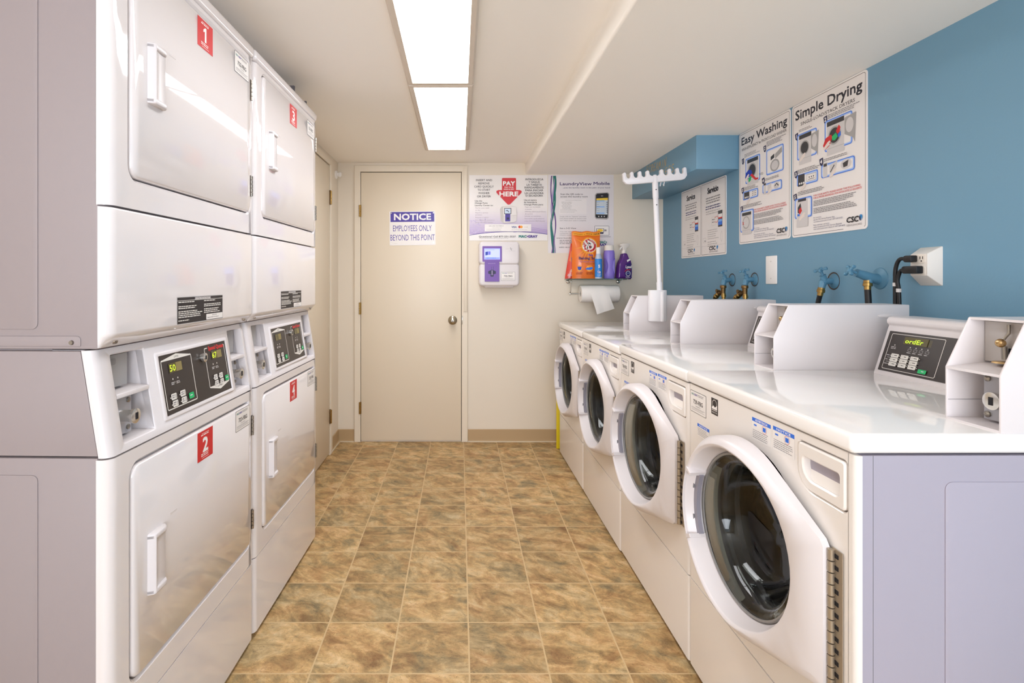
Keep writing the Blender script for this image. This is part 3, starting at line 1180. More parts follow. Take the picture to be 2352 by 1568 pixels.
    P.rect(62, 14, 138, 34, K['olive'])
    P.lines(22, 44, 46, 2, 4.5, 2, K['lgrey'], seed=1)
    P.disc(33, 41, 1.6, kw)
    for q in range(4):
        P.disc(87 + q * 19, 42, 1.6, kw)
        P.frame(82 + q * 19, 47, 92 + q * 19, 53, 1, 0.7, K['lgrey'])
        P.lines(80 + q * 19, 94 + q * 19, 57, 1, 4, 2, K['lgrey'], seed=q)
    for q in range(3):
        P.lines(16, 27, 72 + q * 13, 1, 4, 2, K['lgrey'], seed=q)
        P.disc(30.5, 73 + q * 13, 1.3, kw)
        if q < 2:
            P.rect(20, 79 + q * 13, 128, 79.8 + q * 13, kw)
    p.build('control_panel', con, label='dark control panel with a white outline', recalc=False)
    q_ = MB()
    P = Print(q_, pw, ph, (0, 0, 508, 122), fn=cf, d0=0.0022)
    P.rect(61, 13, 139, 35, M('#5a5230', 0.2))
    P.text('ordEr', 66, 31, 13, M('#b9dc2c', 0.5, emit=0.75), width=58, bold=0.015, sh=0.08)
    q_.build('display', con, label='small display reading ordEr in green', recalc=False)
    for i in range(10):
        if i < 9:
            bx, by = 35 + (i % 3) * 33, 67 + (i // 3) * 13
        else:
            bx, by = 136, 99
        q_ = MB()
        P = Print(q_, pw, ph, (0, 0, 508, 122), fn=cf, d0=0.002)
        P.step = 0.0015
        P.rr(bx, by, bx + 26, by + 11, 2, K['green'] if i == 9 else kw)
        P.step = 0.0003
        P.frame(bx + 3.5, by + 3, bx + 7.5, by + 7, 0.5, 0.6, K['grey']) if i < 9 else None
        P.lines(bx + 11, bx + 22, by + 4, 1, 3, 2, K['pale'] if i == 9 else K['dgrey'], seed=i)
        if i < 9:
            P.disc(bx + 30, by + 5, 1.3, kw)
        q_.build('button', con, label='green start button' if i == 9 else None, recalc=False)

    # coin meter case: open compartments in front, sloped top corner
    x0, x1, Z = 0.582, 0.695, LAT - 0.001
    pr = [(0.270, Z), (0.270, Z + 0.107), (0.318, Z + 0.208), (0.70, Z + 0.208), (0.70, Z)]
    k = MB()
    for a, b_ in ((x0, x0 + 0.005), (x1 - 0.005, x1)):
        k.prism(pr, 'x', a, b_, PLAST, b=0.002)
    k.box(x0 + 0.004, x1 - 0.004, 0.318, 0.70, Z + 0.203, Z + 0.208, PLAST)
    k.box(x0 + 0.004, x1 - 0.004, 0.270, 0.70, Z, Z + 0.005, PLAST)
    k.box(x0 + 0.004, x1 - 0.004, 0.36, 0.695, Z + 0.004, Z + 0.204, PLAST)
    k.prism([(0.270, Z + 0.103), (0.270, Z + 0.108), (0.36, Z + 0.118), (0.36, Z + 0.112)], 'x', x0 + 0.004, x1 - 0.004, PLAST)
    k.prism(rrect(0.600, 0.672, Z + 0.168, Z + 0.178, 0.005, 4), 'x', x1 - 0.001, x1 + 0.0012, PLAST, b=0.0008)
    k.box(x0 + 0.005, x0 + 0.0056, 0.272, 0.355, Z + 0.040, Z + 0.0408, GREY)
    case = k.build('coin_meter_case', t)
    k = MB()
    k.box(x0 + 0.008, x1 - 0.008, 0.345, 0.36, Z + 0.120, Z + 0.200, M('#bcb7b3', 0.4, metal=0.3))
    xm = (x0 + x1) / 2 - 0.004
    k.tube([(xm + 0.006, 0.341, Z + 0.196), (xm + 0.008, 0.339, Z + 0.180), (xm + 0.002, 0.335, Z + 0.168)], 0.0028, STEEL)
    k.lathe([(0.0085 * sin(i / 12 * pi), -0.0085 * cos(i / 12 * pi)) for i in range(13)], (xm - 0.001, 0.332, Z + 0.160), 'z', M('#c2a374', 0.25, metal=1.0), 20, caps=False)
    k.tube([(xm, 0.338, Z + 0.154), (xm + 0.001, 0.338, Z + 0.128)], 0.0045, STEEL)
    k.box(xm + 0.004, xm + 0.008, 0.342, 0.346, Z + 0.128, Z + 0.15, DARK)
    k.lathe([(0.016, 0), (0.014, 0.003), (0.006, 0.004)], (xm, 0.334, Z + 0.121), 'z', M('#c2a374', 0.3, metal=1.0), 20)
    k.prism(rrect(x1 - 0.038, x1 - 0.012, Z + 0.183, Z + 0.192, 0.004, 3), 'y', 0.3442, 0.345, M('#a5a09c', 0.4))
    k.build('coin_drop', case, label='grey coin drop plate with a brass ball lever')
    k = MB()
    k.box(x0 + 0.036, x1 - 0.007, 0.315, 0.36, Z + 0.010, Z + 0.100, M('#a9a8ac', 0.35, metal=0.4))
    for zz in (0.020, 0.090):
        k.lathe([(0.006, 0), (0.006, 0.003), (0.003, 0.006), (0, 0.006)], (x0 + 0.044, 0.315, Z + zz), 'y', STEEL, 14, dirn=-1, caps=False)
    lock(k, x0 + 0.066, 0.315, 0.297, Z + 0.050, 0.017)
    k.build('coin_lock', case)

    # labels on the front
    id_label(t, 0.010, -0.0003, 0.803, idn)
    q_ = MB()
    P = Print(q_, 0.038, 0.046, (0, 0, 38, 46), fn=lambda u, v, d: (0.145 + u, -0.0003 - d, 0.827 + v))
    P.sheet(K['dark'], 0.0003)
    P.ring(circ(19, 17, 12, 24), 1.4, K['paper'])
    P.poly([(4, 26), (12, 21), (22, 25), (34, 17), (34, 31), (4, 31)], K['paper'])
    P.rect(4, 33, 34, 34.5, K['paper'])
    P.text('ENERGY STAR', 19, 42, 4.5, K['paper'], 'c', width=30)
    q_.build('energy_label', t, recalc=False)

    def note(x, z, w, h, title, pics):
        q_ = MB()
        P = Print(q_, w, h, (0, 0, w * 1000, h * 1000), fn=lambda u, v, d: (x + u, -0.0003 - d, z + v))
        P.sheet(K['paper'], 0.0002)
        W1 = w * 1000
        P.rect(0, 0, W1, 9, K['blue'])
        P.text(title, W1 / 2, 7.2, 5.4, K['white'], 'c', bold=0.02, width=W1 * 0.66)
        if pics:
            P.rr(8, 15, 20, 19, 1, K['blue'])
            P.rr(46, 14, 58, 24, 1, K['blue'])
            P.ring(circ(52, 19, 9, 20), 0.7, K['red'])
            P.lines(3, W1 - 3, 29, 5, 4.4, 1.5, K['grey'], seed=int(x * 1000))
        else:
            P.lines(3, W1 - 3, 13, 5, 4.6, 1.4, K['grey'], seed=4)
        q_.build('notice_label', t, label='small white label headed ' + title + ' in a blue band', recalc=False)

    note(0.057, 0.738, 0.076, 0.038, 'NOTICE', False)
    note(0.356, 0.818, 0.078, 0.053, 'ADVERTENCIA', True)
    note(0.443, 0.819, 0.078, 0.054, 'NOTICE', True)
    return t


SIDEW_SHADED = M('#a9a3b0', 0.4)  # same paint as the front, darkened to lavender to hold the side's shade


def place(t, label, d_far, z0):
    t.location = (0.721 - 0.0059 * (d_far - 1.655), d_far, z0)
    t.rotation_euler = (0, 0, -pi / 2 + 0.0059)
    t['label'] = label
    return t


w4 = place(washer('729-FBG', 3.4), 'white front-load washer nearest the camera, label 729-FBG', 1.674, 0.015)
SPOTS = ((('726-FBG'), 'white front-load washer farthest from the camera, against the beige wall', 3.782, 0.0, 0.8),
         (('727-FBG'), 'white front-load washer second from the far wall', 3.079, 0.001, 0.8),
         (('728-FBG'), 'white front-load washer second nearest the camera, below the plugged outlet', 2.376, 0.012, 3.8))
for idn, lab, dd, z0, aj in SPOTS:
    o = place(copy_tree(w4), lab, dd, z0)
    for ch in list(o.children):
        if ch.name.startswith('id_label'):
            bpy.data.objects.remove(ch)
        elif ch.name.startswith('door') and 'seal' not in ch.name:
            ch.rotation_euler = (0, 0, radians(aj))
            for g in ch.children:
                if g.name.startswith('hinge'):
                    g.rotation_euler = (0, 0, -radians(aj))
    id_label(o, 0.010, -0.0003, 0.803, idn)
# ------------------------------------------------------------------ signs and posters
def lerp(a, b, t):
    return '#%02x%02x%02x' % tuple(round(int(a[i:i + 2], 16) + (int(b[i:i + 2], 16) - int(a[i:i + 2], 16)) * t) for i in (1, 3, 5))


SIGN = M('#ebe6e3', 0.35)

mb = MB()
P = Print(mb, 0.346, 0.257, (0, 0, 346, 257))
P.sheet(SIGN, 0.0012, 0.006)
PUR = M('#4a3a98', 0.4)
P.frame(8, 6, 338, 250, 0, 0.8, K['pale'])
P.rect(8, 5, 338, 80, PUR)
P.text('NOTICE', 174, 65, 48, K['white'], 'c', bold=0.035, width=276)
P.text('EMPLOYEES ONLY', 172, 150, 46, PUR, 'c', bold=0.0, width=292)
P.text('BEYOND THIS POINT', 173, 220, 46, PUR, 'c', bold=0.0, width=334)
P.lines(30, 70, 243, 1, 4, 1.6, K['lgrey'])
for x, y in ((14, 13), (333, 13), (15, 240), (331, 237)):
    P.disc(x, y, 4.5, M('#b8b3a2', 0.3, metal=1.0))
tag(mb.build('notice_sign', loc=(-0.527, FAR - 0.015, 1.484), rot=(0, radians(-0.6), 0), recalc=False), 'white and purple NOTICE sign screwed to the closed beige door', 'sign')

mb = MB()
w_, h_ = 0.592, 0.496
P = Print(mb, w_, h_, (92, 107, 1033, 900))
P.sheet(SIGN, 0.001)
for i in range(16):
    P.rect(92, 470 + i * 22, 1033, 470 + (i + 1) * 22, M(lerp('#ebe6e3', '#b5a2cb', (i / 15) ** 1.4), 0.35))
for i in range(46):
    rn = random.Random(i)
    P.disc(100 + rn.random() * 190, 640 + rn.random() * 170, rn.uniform(5, 10), M('#c3b4d4', 0.4), n=8)
curve = [(92 + 941 * t, 836 - 44 * sin(t * pi * 0.93) ** 0.8) for t in [i / 20 for i in range(21)]]
P.poly(curve + [(1033, 900), (92, 900)], SIGN)
P.line(curve, 7, K['purple'])
for q in range(3):
    P.line([(620 + 413 * t, 775 + q * 12 - (28 - q * 9) * sin(t * pi)) for t in [i / 12 for i in range(13)]], 3, M('#9d86bd', 0.4))
RED = M('#cf2f38', 0.4)
P.rr(485, 142, 655, 320, 12, RED)
arrow = [(418, 300), (440, 288), (700, 288), (722, 300), (720, 322), (585, 460), (566, 466), (550, 460), (420, 322)]
P.poly(arrow, RED)
P.text('PAY', 570, 232, 52, K['white'], 'c', bold=0.04, width=142)
P.text('FOR YOUR', 570, 262, 15, K['white'], 'c', bold=0.02, width=108)
P.text('WASH & DRY', 568, 286, 15, K['white'], 'c', bold=0.02, width=126)
P.text('HERE', 568, 362, 56, K['white'], 'c', bold=0.045, width=222)
nv = K['ink']
for t, y, a, b in (('INSERT AND', 180, 173, 367), ('REMOVE', 220, 202, 335), ('CARD QUICKLY', 258, 152, 385), ('TO START', 298, 192, 345), ('WASHER', 337, 200, 336), ('OR DRYER', 377, 186, 350)):
    P.text(t, a, y, 25, nv, bold=0.006, width=b - a)
for t, y, a, b in (('INTRODUZCA', 170, 768, 982), ('Y SAQUE', 203, 806, 940), ('LA TARJETA', 237, 782, 965), ('RÁPIDAMENTE', 270, 758, 986), ('PARA INICIAR', 303, 765, 980), ('LA LAVADORA', 337, 760, 986), ('O SECADORA', 368, 768, 977)):
    P.text(t, a, y, 24, nv, bold=0.006, width=b - a)
for t, y, a, b in (('Use the', 428, 158, 246), ('Change Point', 454, 158, 312), ('Laundry Center to:', 482, 158, 378)):
    P.text(t, a, y, 18, K['dgrey'], bold=0.01, width=b - a)
for t, y, a, b in (('Use el centro', 418, 750, 902), ('de lavandería', 445, 750, 906), ('Change Point para:', 473, 750, 982)):
    P.text(t, a, y, 18, K['dgrey'], bold=0.01, width=b - a)
lg = M('#b3a9b4', 0.4)
for t, y, a, b in (('Pay for your wash', 512, 165, 330), ('or dry', 540, 165, 222), ('Report a service', 570, 165, 316), ('problem', 596, 165, 246), ('Request a refund', 627, 165, 320), ('For additional assistance,', 658, 165, 398), ('press the HELP button', 686, 165, 375)):
    P.text(t, a, y, 15, lg, width=b - a)
for t, y, a, b in (('Pagar por su lavado', 500, 762, 946), ('o secado', 528, 762, 840), ('Informar sobre un problema', 556, 762, 1010), ('de servicio', 584, 762, 856), ('Solicitar un reembolso', 612, 758, 954), ('Para recibir ayuda adicional,', 641, 758, 996), ('pulse el botón HELP (Ayuda)', 670, 758, 1000)):
    P.text(t, a, y, 15, lg, width=b - a)
P.poly([(462, 520), (480, 490), (600, 480), (655, 490), (668, 560), (662, 660), (630, 680), (500, 690), (470, 660)], M('#c7c1bd', 0.4))
P.poly([(500, 495), (600, 485), (655, 492), (664, 590), (505, 602)], M('#e6e1df', 0.4))
P.poly([(505, 606), (664, 594), (658, 660), (628, 676), (505, 684)], M('#dcd6d4', 0.4))
P.rect(512, 506, 596, 580, K['dgrey'])
P.rect(519, 514, 588, 572, M('#cfe0f2', 0.4))
P.line([(532, 540), (552, 535), (566, 556)], 9, K['navy'])
P.rect(524, 580, 584, 668, PUR)
P.rect(542, 620, 572, 645, K['navy'])
P.rect(277, 702, 836, 790, SIGN)
P.text('SECURE PAYMENT', 328, 730, 13, K['grey'], width=176)
P.text('/ SEGURIDAD', 358, 752, 11, K['lgrey'], width=128)
P.lines(298, 520, 762, 2, 12, 4, K['lgrey'], seed=4)
P.text('VISA', 598, 748, 24, M('#3d4f8a', 0.4), bold=0.03, width=60, sh=0.2)
P.disc(697, 735, 16, K['red'])
P.disc(718, 735, 16, K['amber'])
P.text('DISCOVER', 752, 742, 11, K['tan'], width=44)
P.lines(600, 796, 768, 1, 12, 4, K['lgrey'], seed=6)
P.text('Questions? Call 877-231-3537', 208, 862, 21, K['dgrey'], bold=0.012, width=442)
P.lines(212, 648, 872, 1, 12, 5, K['lgrey'], seed=7)
P.text('MAC', 688, 864, 30, K['teal'], bold=0.05, width=92)
P.text('•GRAY', 784, 864, 30, K['purple'], bold=0.05, width=126)
tag(mb.build('payment_poster', loc=(0.074, FAR - 0.0002, 1.522), recalc=False), 'white and lilac poster with a red PAY HERE arrow, beside the door', 'poster')

mb = MB()
w_, h_ = 0.497, 0.592
P = Print(mb, w_, h_, (1040, 84, 1825, 1050))
P.sheet(M('#e2dddf', 0.35), 0.001)
TEAL2, PL2 = M('#1b6f66', 0.4), M('#5b3d7e', 0.4)
for k, (colr, ph, am, wd) in enumerate(((TEAL2, 0.2, 22, 26), (PL2, 2.2, 30, 10), (TEAL2, 3.6, 26, 16), (M('#a592bd', 0.4), 4.5, 20, 14), (PL2, 5.2, 26, 9), (TEAL2, 1.2, 30, 7))):
    pts = [(1100 + am * sin(ph + y / 150 + k), y) for y in range(96, 1051, 18)]
    P.line(pts, [1.5 * wd * (0.55 + 0.45 * sin(ph + y / 120)) for _, y in pts], colr)
DKP = M('#38255f', 0.4)
P.text('LaundryView', 1182, 212, 38, DKP, bold=0.02, width=378)
P.text('Mobile', 1585, 208, 38, DKP, bold=0.02, width=192)
P.text('...puts the laundry room in the palm of your hand!', 1212, 250, 15, DKP, bold=0.012, width=570)
P.text('Scan the QR code to', 1188, 332, 20, K['ink'], bold=0.008, width=268)
P.text('access this laundry room', 1188, 362, 20, K['ink'], bold=0.008, width=326)
P.rect(1172, 385, 1500, 570, M('#e7e2e2', 0.35))
P.text('m.laundryview.com/lvapartments', 1245, 400, 9, K['grey'], width=194)
P.lines(1198, 1328, 418, 6, 16, 6, K['lgrey'], 'c', seed=2)
P.lines(1185, 1420, 510, 3, 16, 4, K['lgrey'], seed=3)
for t, y in (('Simply click on "Options" and enter', 606), ('your phone number to receive a text', 630), ('alert when your cycle is complete.', 655)):
    P.text(t, 1180, y, 15, K['grey'], width=318)
P.text('See a 3-D View', 1180, 752, 17, K['ink'], bold=0.01, width=196)
for t, y, b in (('You can see this laundry room on a', 790, 400), ('computer or www.laundryview.com', 813, 400), ('Check machine availability', 835, 300)):
    P.text(t, 1180, y, 13, K['grey'], width=b)
P.text('www.laundryview.com', 1138, 872, 18, K['dgrey'], width=330)
P.lines(1178, 1480, 890, 3, 20, 8, K['grey'], seed=9)
P.text('NEED HELP?', 1172, 986, 13, K['ink'], width=130, bold=0.01)
# phone picture
P.poly([(1600, 330), (1620, 308), (1752, 300), (1772, 318), (1764, 618), (1744, 636), (1612, 630), (1598, 606)], M('#a8a3a2', 0.4))
P.poly([(1612, 334), (1626, 318), (1748, 310), (1762, 324), (1752, 608), (1740, 620), (1618, 616), (1606, 598)], K['black'])
P.poly([(1618, 376), (1755, 368), (1748, 576), (1612, 572)], M('#c9d2da', 0.4))
P.poly([(1618, 376), (1755, 368), (1754, 396), (1617, 402)], K['yellow'])
for y in (400, 474, 552):
    P.rect(1618, y, 1714, y + 12, K['sky'])
for q in range(6):
    P.lines(1622, 1660, 420 + q * 26, 1, 9, 4, K['grey'], seed=q)
    P.disc(1744, 424 + q * 24, 6, K['navy'], n=10)
P.rect(1672, 340, 1698, 350, K['grey'])
for x in (1645, 1680, 1712):
    P.disc(x, 598, 8, K['lgrey'], n=12)
P.frame(1598, 718, 1766, 830, 4, 4, K['grey'])
P.rect(1602, 722, 1762, 826, M('#eae6e4', 0.4))
P.disc(1662, 772, 36, K['yellow'], ry=18)
P.frame(1622, 752, 1702, 792, 0, 5, K['ink'])
P.rect(1650, 796, 1702, 814, K['navy'])
P.rect(1712, 760, 1738, 782, K['grey'])
P.rect(1660, 846, 1788, 852, K['grey'])
P.text('MAC•', 1640, 930, 30, K['teal'], bold=0.05, width=102)
P.text('GRAY', 1622, 962, 30, K['purple'], bold=0.05, width=116)
tag(mb.build('app_poster', loc=(0.671, FAR - 0.0002, 1.428), recalc=False), 'white poster with teal and purple ribbons and a phone picture, above the glass shelf', 'poster')


def on_right_wall(mb, name, d_far, z, label, w, lean=0.0):
    o = mb.build(name, loc=(XR - 0.0004, d_far, z), rot=-pi / 2, recalc=False)
    return tag(o, label, 'poster' if 'poster' in name else 'sign')


def instruction_board(title, sub, dryer):
    mb = MB()
    P = Print(mb, 0.456, 0.604, (0, 0, 456, 604))
    P.sheet(SIGN, 0.0025, 0.014)
    P.ring(rrect(10, 446, 9, 594, 8, 4), 1.8, K['ink'])
    P.rect(330 if dryer else 336, 584, 440, 600, SIGN)
    P.text(title, 228, 66 if not dryer else 70, 42 if not dryer else 44, M('#22202c', 0.4), 'c', bold=0.022, width=404)
    P.text(sub, 228, 98 if not dryer else 103, 15, K['ink'], 'c', bold=0.004, width=398 if not dryer else 330)
    BL = M('#4a7fe0', 0.4)
    LB = M('#a9c4f3', 0.4)
    GR, LG, DG = M('#a5a2a0', 0.4), M('#d0cccb', 0.4), M('#3a383a', 0.4)

    def blob(x0, y0, x1, y1):
        P.rr(x0, y0, x1, y1, 10, BL)
        P.rr(x0 + 4, y0 + 4, x1 - 4, y1 - 4, 8, LB)
        P.rr(x0 + 9, y0 + 9, x1 - 9, y1 - 9, 6, SIGN)

    def num(n, x, y):
        P.poly([(x, y), (x + 22, y - 4), (x + 24, y + 22), (x + 14, y + 32), (x + 4, y + 24)], K['navy'])
        P.text(n, x + 12, y + 20, 17, K['white'], 'c', bold=0.03)

    def mach(x, y, w, h, open_=True):
        P.rect(x, y, x + w, y + h, LG)
        P.rect(x, y, x + w, y + h * 0.14, DG)
        P.disc(x + w * 0.45, y + h * 0.46, w * 0.38, GR)
        P.disc(x + w * 0.45, y + h * 0.46, w * 0.31, DG if open_ else LG)
        P.rect(x, y + h * 0.80, x + w, y + h * 0.81, GR)

    def swing(x, y, w, h):
        P.poly([(x, y), (x + w, y - 6), (x + w - 6, y + h), (x + w * 0.75, y + h * 0.82), (x, y + h * 0.6)], GR)
        P.disc(x + w * 0.45, y + h * 0.32, w * 0.34, LG, ry=h * 0.27)

    def hand(x, y):
        P.poly([(x - 30, y + 16), (x - 6, y - 4), (x + 8, y - 10), (x + 14, y - 4), (x + 6, y + 4), (x + 12, y + 8), (x, y + 12), (x - 24, y + 26)], M('#e6dad2', 0.4))

    def cap(x, y, w, n, sd):
        P.lines(x, x + w, y, n, 6.5, 3, K['grey'], seed=sd)

    if not dryer:
        num('1', 28, 142)
        cap(56, 122, 146, 3, 1)
        blob(66, 150, 206, 284)
        mach(84, 158, 104, 138)
        P.poly([(62, 250), (70, 226), (96, 212), (126, 220), (132, 240), (110, 250), (86, 262)], K['rblue'])
        P.poly([(96, 258), (126, 246), (120, 272), (98, 280)], K['green'])
        P.poly([(112, 244), (130, 238), (168, 268), (190, 270), (188, 278), (160, 278)], K['red'])
        hand(90, 244)
        P.text('POD', 200, 262, 12, K['dgrey'])
        num('2', 236, 124)
        cap(264, 108, 160, 4, 2)
        blob(262, 148, 404, 276)
        P.poly([(300, 190), (330, 180), (330, 200), (300, 208)], DG)
        P.poly([(336, 184), (392, 160), (394, 186), (338, 208)], GR)
        P.disc(334, 238, 38, GR, ry=30)
        P.disc(334, 238, 28, LG, ry=22)
        num('3', 26, 300)
        cap(52, 300, 140, 3, 3)
        blob(42, 322, 188, 368)
        P.rect(54, 328, 106, 364, DG)
        for q in range(3):
            P.disc(66 + q * 14, 356, 5, K['white'], n=10)
            for r_ in range(3):
                P.disc(138 + q * 14, 334 + r_ * 10, 3, K['ink'], n=8)
        hand(104, 372)
        num('4', 224, 284)
        cap(250, 290, 150, 2, 4)
        blob(230, 316, 392, 362)
        P.rect(240, 310, 262, 366, LG)
        P.rect(242, 312, 260, 322, DG)
        P.poly([(274, 326), (308, 318), (304, 356), (274, 356)], LG)
        P.disc(350, 338, 22, LG, ry=18)
        P.line([(336, 340), (352, 330), (366, 342)], 6, DG)
        hand(300, 350)
        num('5', 18, 400)
        cap(46, 396, 190, 3, 5)
        blob(18, 424, 148, 540)
        mach(36, 436, 90, 118, False)
        P.text('X', 40, 500, 16, K['red'], bold=0.03)
    else:
        num('1', 22, 132)
        cap(50, 120, 100, 2, 1)
        blob(38, 140, 172, 256)
        mach(52, 146, 84, 134)
        swing(134, 160, 50, 104)
        hand(84, 240)
        num('2', 214, 112)
        cap(240, 110, 180, 3, 2)
        blob(222, 132, 380, 262)
        mach(236, 140, 100, 140)
        swing(338, 150, 62, 110)
        P.poly([(212, 232), (228, 204), (262, 196), (268, 210), (252, 240), (226, 252)], K['red'])
        P.poly([(266, 206), (290, 196), (300, 214), (284, 226), (268, 222)], K['green'])
        P.poly([(290, 190), (306, 168), (316, 180), (310, 200), (298, 204)], K['red'])
        P.poly([(300, 206), (316, 196), (318, 214), (304, 220)], K['blue'])
        hand(244, 228)
        num('3', 18, 304)
        cap(44, 300, 150, 3, 3)
        blob(38, 322, 180, 374)
        P.rect(46, 324, 92, 376, DG)
        for q in range(3):
            P.disc(58 + q * 14, 364, 5, K['white'], n=10)
            P.disc(124 + q * 14, 346, 3.4, K['ink'], n=8)
        P.frame(108, 334, 168, 362, 2, 1.5, K['grey'])
        P.rect(118, 354, 158, 356, K['ink'])
        hand(90, 376)
        num('4', 190, 284)
        cap(218, 290, 170, 2, 4)
        blob(202, 312, 394, 368)
        P.rect(214, 306, 240, 366, LG)
        P.rect(217, 310, 237, 322, DG)
        P.poly([(254, 322), (300, 312), (288, 358), (254, 358)], LG)
        P.line([(258, 352), (282, 326)], 5, DG)
        P.disc(348, 336, 30, LG, ry=20)
        P.poly([(330, 330), (362, 322), (356, 346), (334, 348)], DG)
        hand(282, 350)
        num('5', 14, 408)
        cap(46, 400, 180, 3, 5)
        blob(24, 430, 142, 520)
        P.rect(38, 436, 116, 560, LG)
        P.rect(48, 434, 104, 446, DG)
        P.poly([(46, 470), (66, 452), (72, 478), (60, 500), (46, 494)], DG)
        P.poly([(52, 484), (68, 470), (76, 488), (60, 504)], K['red'])
        P.rect(44, 500, 60, 510, K['blue'])
        hand(84, 506)
    rx = 154
    P.text('FOR YOUR SAFETY, PLEASE AVOID THE FOLLOWING', rx, 437, 8, K['red'], bold=0.006, width=270)
    P.text('POR SU PROPIA SEGURIDAD, POR FAVOR EVITE LO SIGUIENTE', rx, 448, 8, K['red'], bold=0.006, width=278)
    cap(rx, 456, 264, 4, 6)
    cap(rx, 488, 270, 4, 7)
    tx = M('#4a4a72', 0.4)
    for t, y in (('For service:', 532), ('use the CSC Service Request App', 541), ('visit www.cscsw.com or call 1-877-264-6622', 550), ('Para solicitar servicio:', 564), ('utilice la aplicación CSC Service Request', 573), ('visite www.cscsw.com o llame al 1-877-264-6622', 582)):
        P.text(t, rx, y, 6.2, tx, width=min(190, 4.2 * len(t)))
    P.text('CSC', 352, 572, 22, K['black'], bold=0.03, width=62, sh=0.12)
    P.poly([(420, 550), (430, 546), (436, 554), (430, 566), (424, 572), (426, 560)], M('#2b86c4', 0.4))
    P.poly([(418, 556), (426, 552), (428, 572), (420, 566)], K['navy'])
    P.text('SERVICEWORKS', 353, 587, 8, K['grey'], width=80)
    return mb


on_right_wall(instruction_board('Easy Washing', 'HIGH-EFFICIENCY he FRONT LOAD WASHER', False), 'washing_poster', 2.940, 1.418, 'tall white Easy Washing instruction poster on the blue wall', 0.456)
on_right_wall(instruction_board('Simple Drying', 'SINGLE-LOAD/STACK DRYERS', True), 'drying_poster', 2.472, 1.418, 'tall white Simple Drying instruction poster on the blue wall', 0.456)

mb = MB()
P = Print(mb, 0.622, 0.459, (0, 0, 622, 459))
P.sheet(SIGN, 0.003, 0.010)
for x0, x1, t in ((10, 292, 'Service'), (310, 612, 'Servicio')):
    c_, W1 = (x0 + x1) / 2, x1 - x0
    P.ring(rrect(x0, x1, 10, 448, 4, 3), 1.8, K['ink'])
    P.text(t, c_, 74, 36, K['ink'], 'c', bold=0.04, width=W1 * 0.45)
    P.lines(c_ - W1 * .38, c_ + W1 * .38, 100, 3, 15, 6, K['grey'], 'c', seed=len(t))
    P.lines(c_ - W1 * .36, c_ + W1 * .36, 152, 2, 14, 6, M('#4b4a76', 0.4), 'c', seed=len(t) + 1)
    P.lines(c_ - W1 * .34, c_ + W1 * .34, 184, 2, 14, 5, K['lgrey'], 'c', seed=len(t) + 2)
    px_ = c_ + W1 * .22
    P.rect(px_, 196, px_ + W1 * .17, 292, K['dgrey'])
    P.rect(px_ + 2, 216, px_ + W1 * .17 - 2, 236, K['white'])
    P.rect(px_ + 2, 236, px_ + W1 * .17 - 2, 244, K['red'])
    P.rect(px_ + 2, 248, px_ + W1 * .17 - 2, 262, K['sky'])
    P.rect(px_ + 2, 262, px_ + W1 * .17 - 2, 282, K['blue'])
    P.line([(px_ - 44, 232), (px_ - 10, 226), (px_ + 6, 238)], 3, K['red'])
    P.line([(px_ - 40, 258), (px_ - 14, 262), (px_ + 4, 250)], 3, K['red'])
    P.frame(px_ - 80, 226, px_ - 30, 276, 4, 1, K['lgrey'])
    P.lines(px_ - 74, px_ - 36, 238, 2, 16, 6, K['grey'], seed=4)
    P.lines(c_ - W1 * .22, c_ + W1 * .26, 300, 5, 13, 4, K['lgrey'], seed=len(t) + 3)
    P.lines(c_ - W1 * .22, c_ + W1 * .20, 372, 3, 13, 4, K['lgrey'], seed=len(t) + 4)
    P.frame(c_ - W1 * .42, 346, c_ - W1 * .30, 372, 3, 1.2, K['lgrey'])
    P.poly([(c_ - W1 * .36, 364), (c_ - W1 * .32, 360), (c_ - W1 * .32, 370)], K['dgrey'])
    P.ring([(c_ + W1 * .36 + 9 * cos(a / 8 * pi), 350 + 30 * sin(a / 8 * pi)) for a in range(16)], 1.5, K['lgrey'])
    P.rect(x0, 392 if t == 'Service' else 396, x1, 393 if t == 'Service' else 397, K['lgrey'])
    P.text('CSC', c_ - W1 * .16, 424, 22, K['black'], bold=0.03, width=W1 * .27, sh=0.1)
    P.poly([(c_ + W1 * .16, 404), (c_ + W1 * .20, 400), (c_ + W1 * .23, 406), (c_ + W1 * .2, 420), (c_ + W1 * .17, 424)], M('#2b86c4', 0.4))
    P.text('SERVICEWORKS', c_ - W1 * .15, 439, 9, K['grey'], width=W1 * .36)
on_right_wall(mb, 'service_sign', 3.704, 1.372, 'white two-column Service and Servicio sign below the blue duct', 0.622)

# ------------------------------------------------------------------ payment terminal
t = thing('payment_terminal', 'white wall-mounted payment terminal with purple screen surround beside the door', 'payment terminal', (0.292, FAR, 1.338))
b = MB()
b.prism(rrect(-0.150, 0.150, -0.002, 0.170, 0.03), 'y', -0.118, -0.002, PLAST, b=0.016, seg=4)
b.prism(rrect(-0.150, 0.150, -0.160, 0.010, 0.03), 'y', -0.112, -0.002, PLAST, b=0.016, seg=4)
b.prism(rrect(-0.110, 0.110, -0.172, -0.10, 0.012), 'y', -0.090, -0.002, PLAST, b=0.01, seg=3)
b.build('body', t, smooth=50)
VIO = M('#6a3f9e', 0.35)


def tp(x0, z0, w, h, yy, m, d, name, label=None, draw=None):
    q = MB()
    P = Print(q, w, h, (0, 0, w * 1000, h * 1000), fn=lambda u, v, dd: (x0 + u, yy - dd, z0 + v))
    P.sheet(m, d, 0.004)
    if draw:
        draw(P)
    return q.build(name, t, label=label, recalc=False)


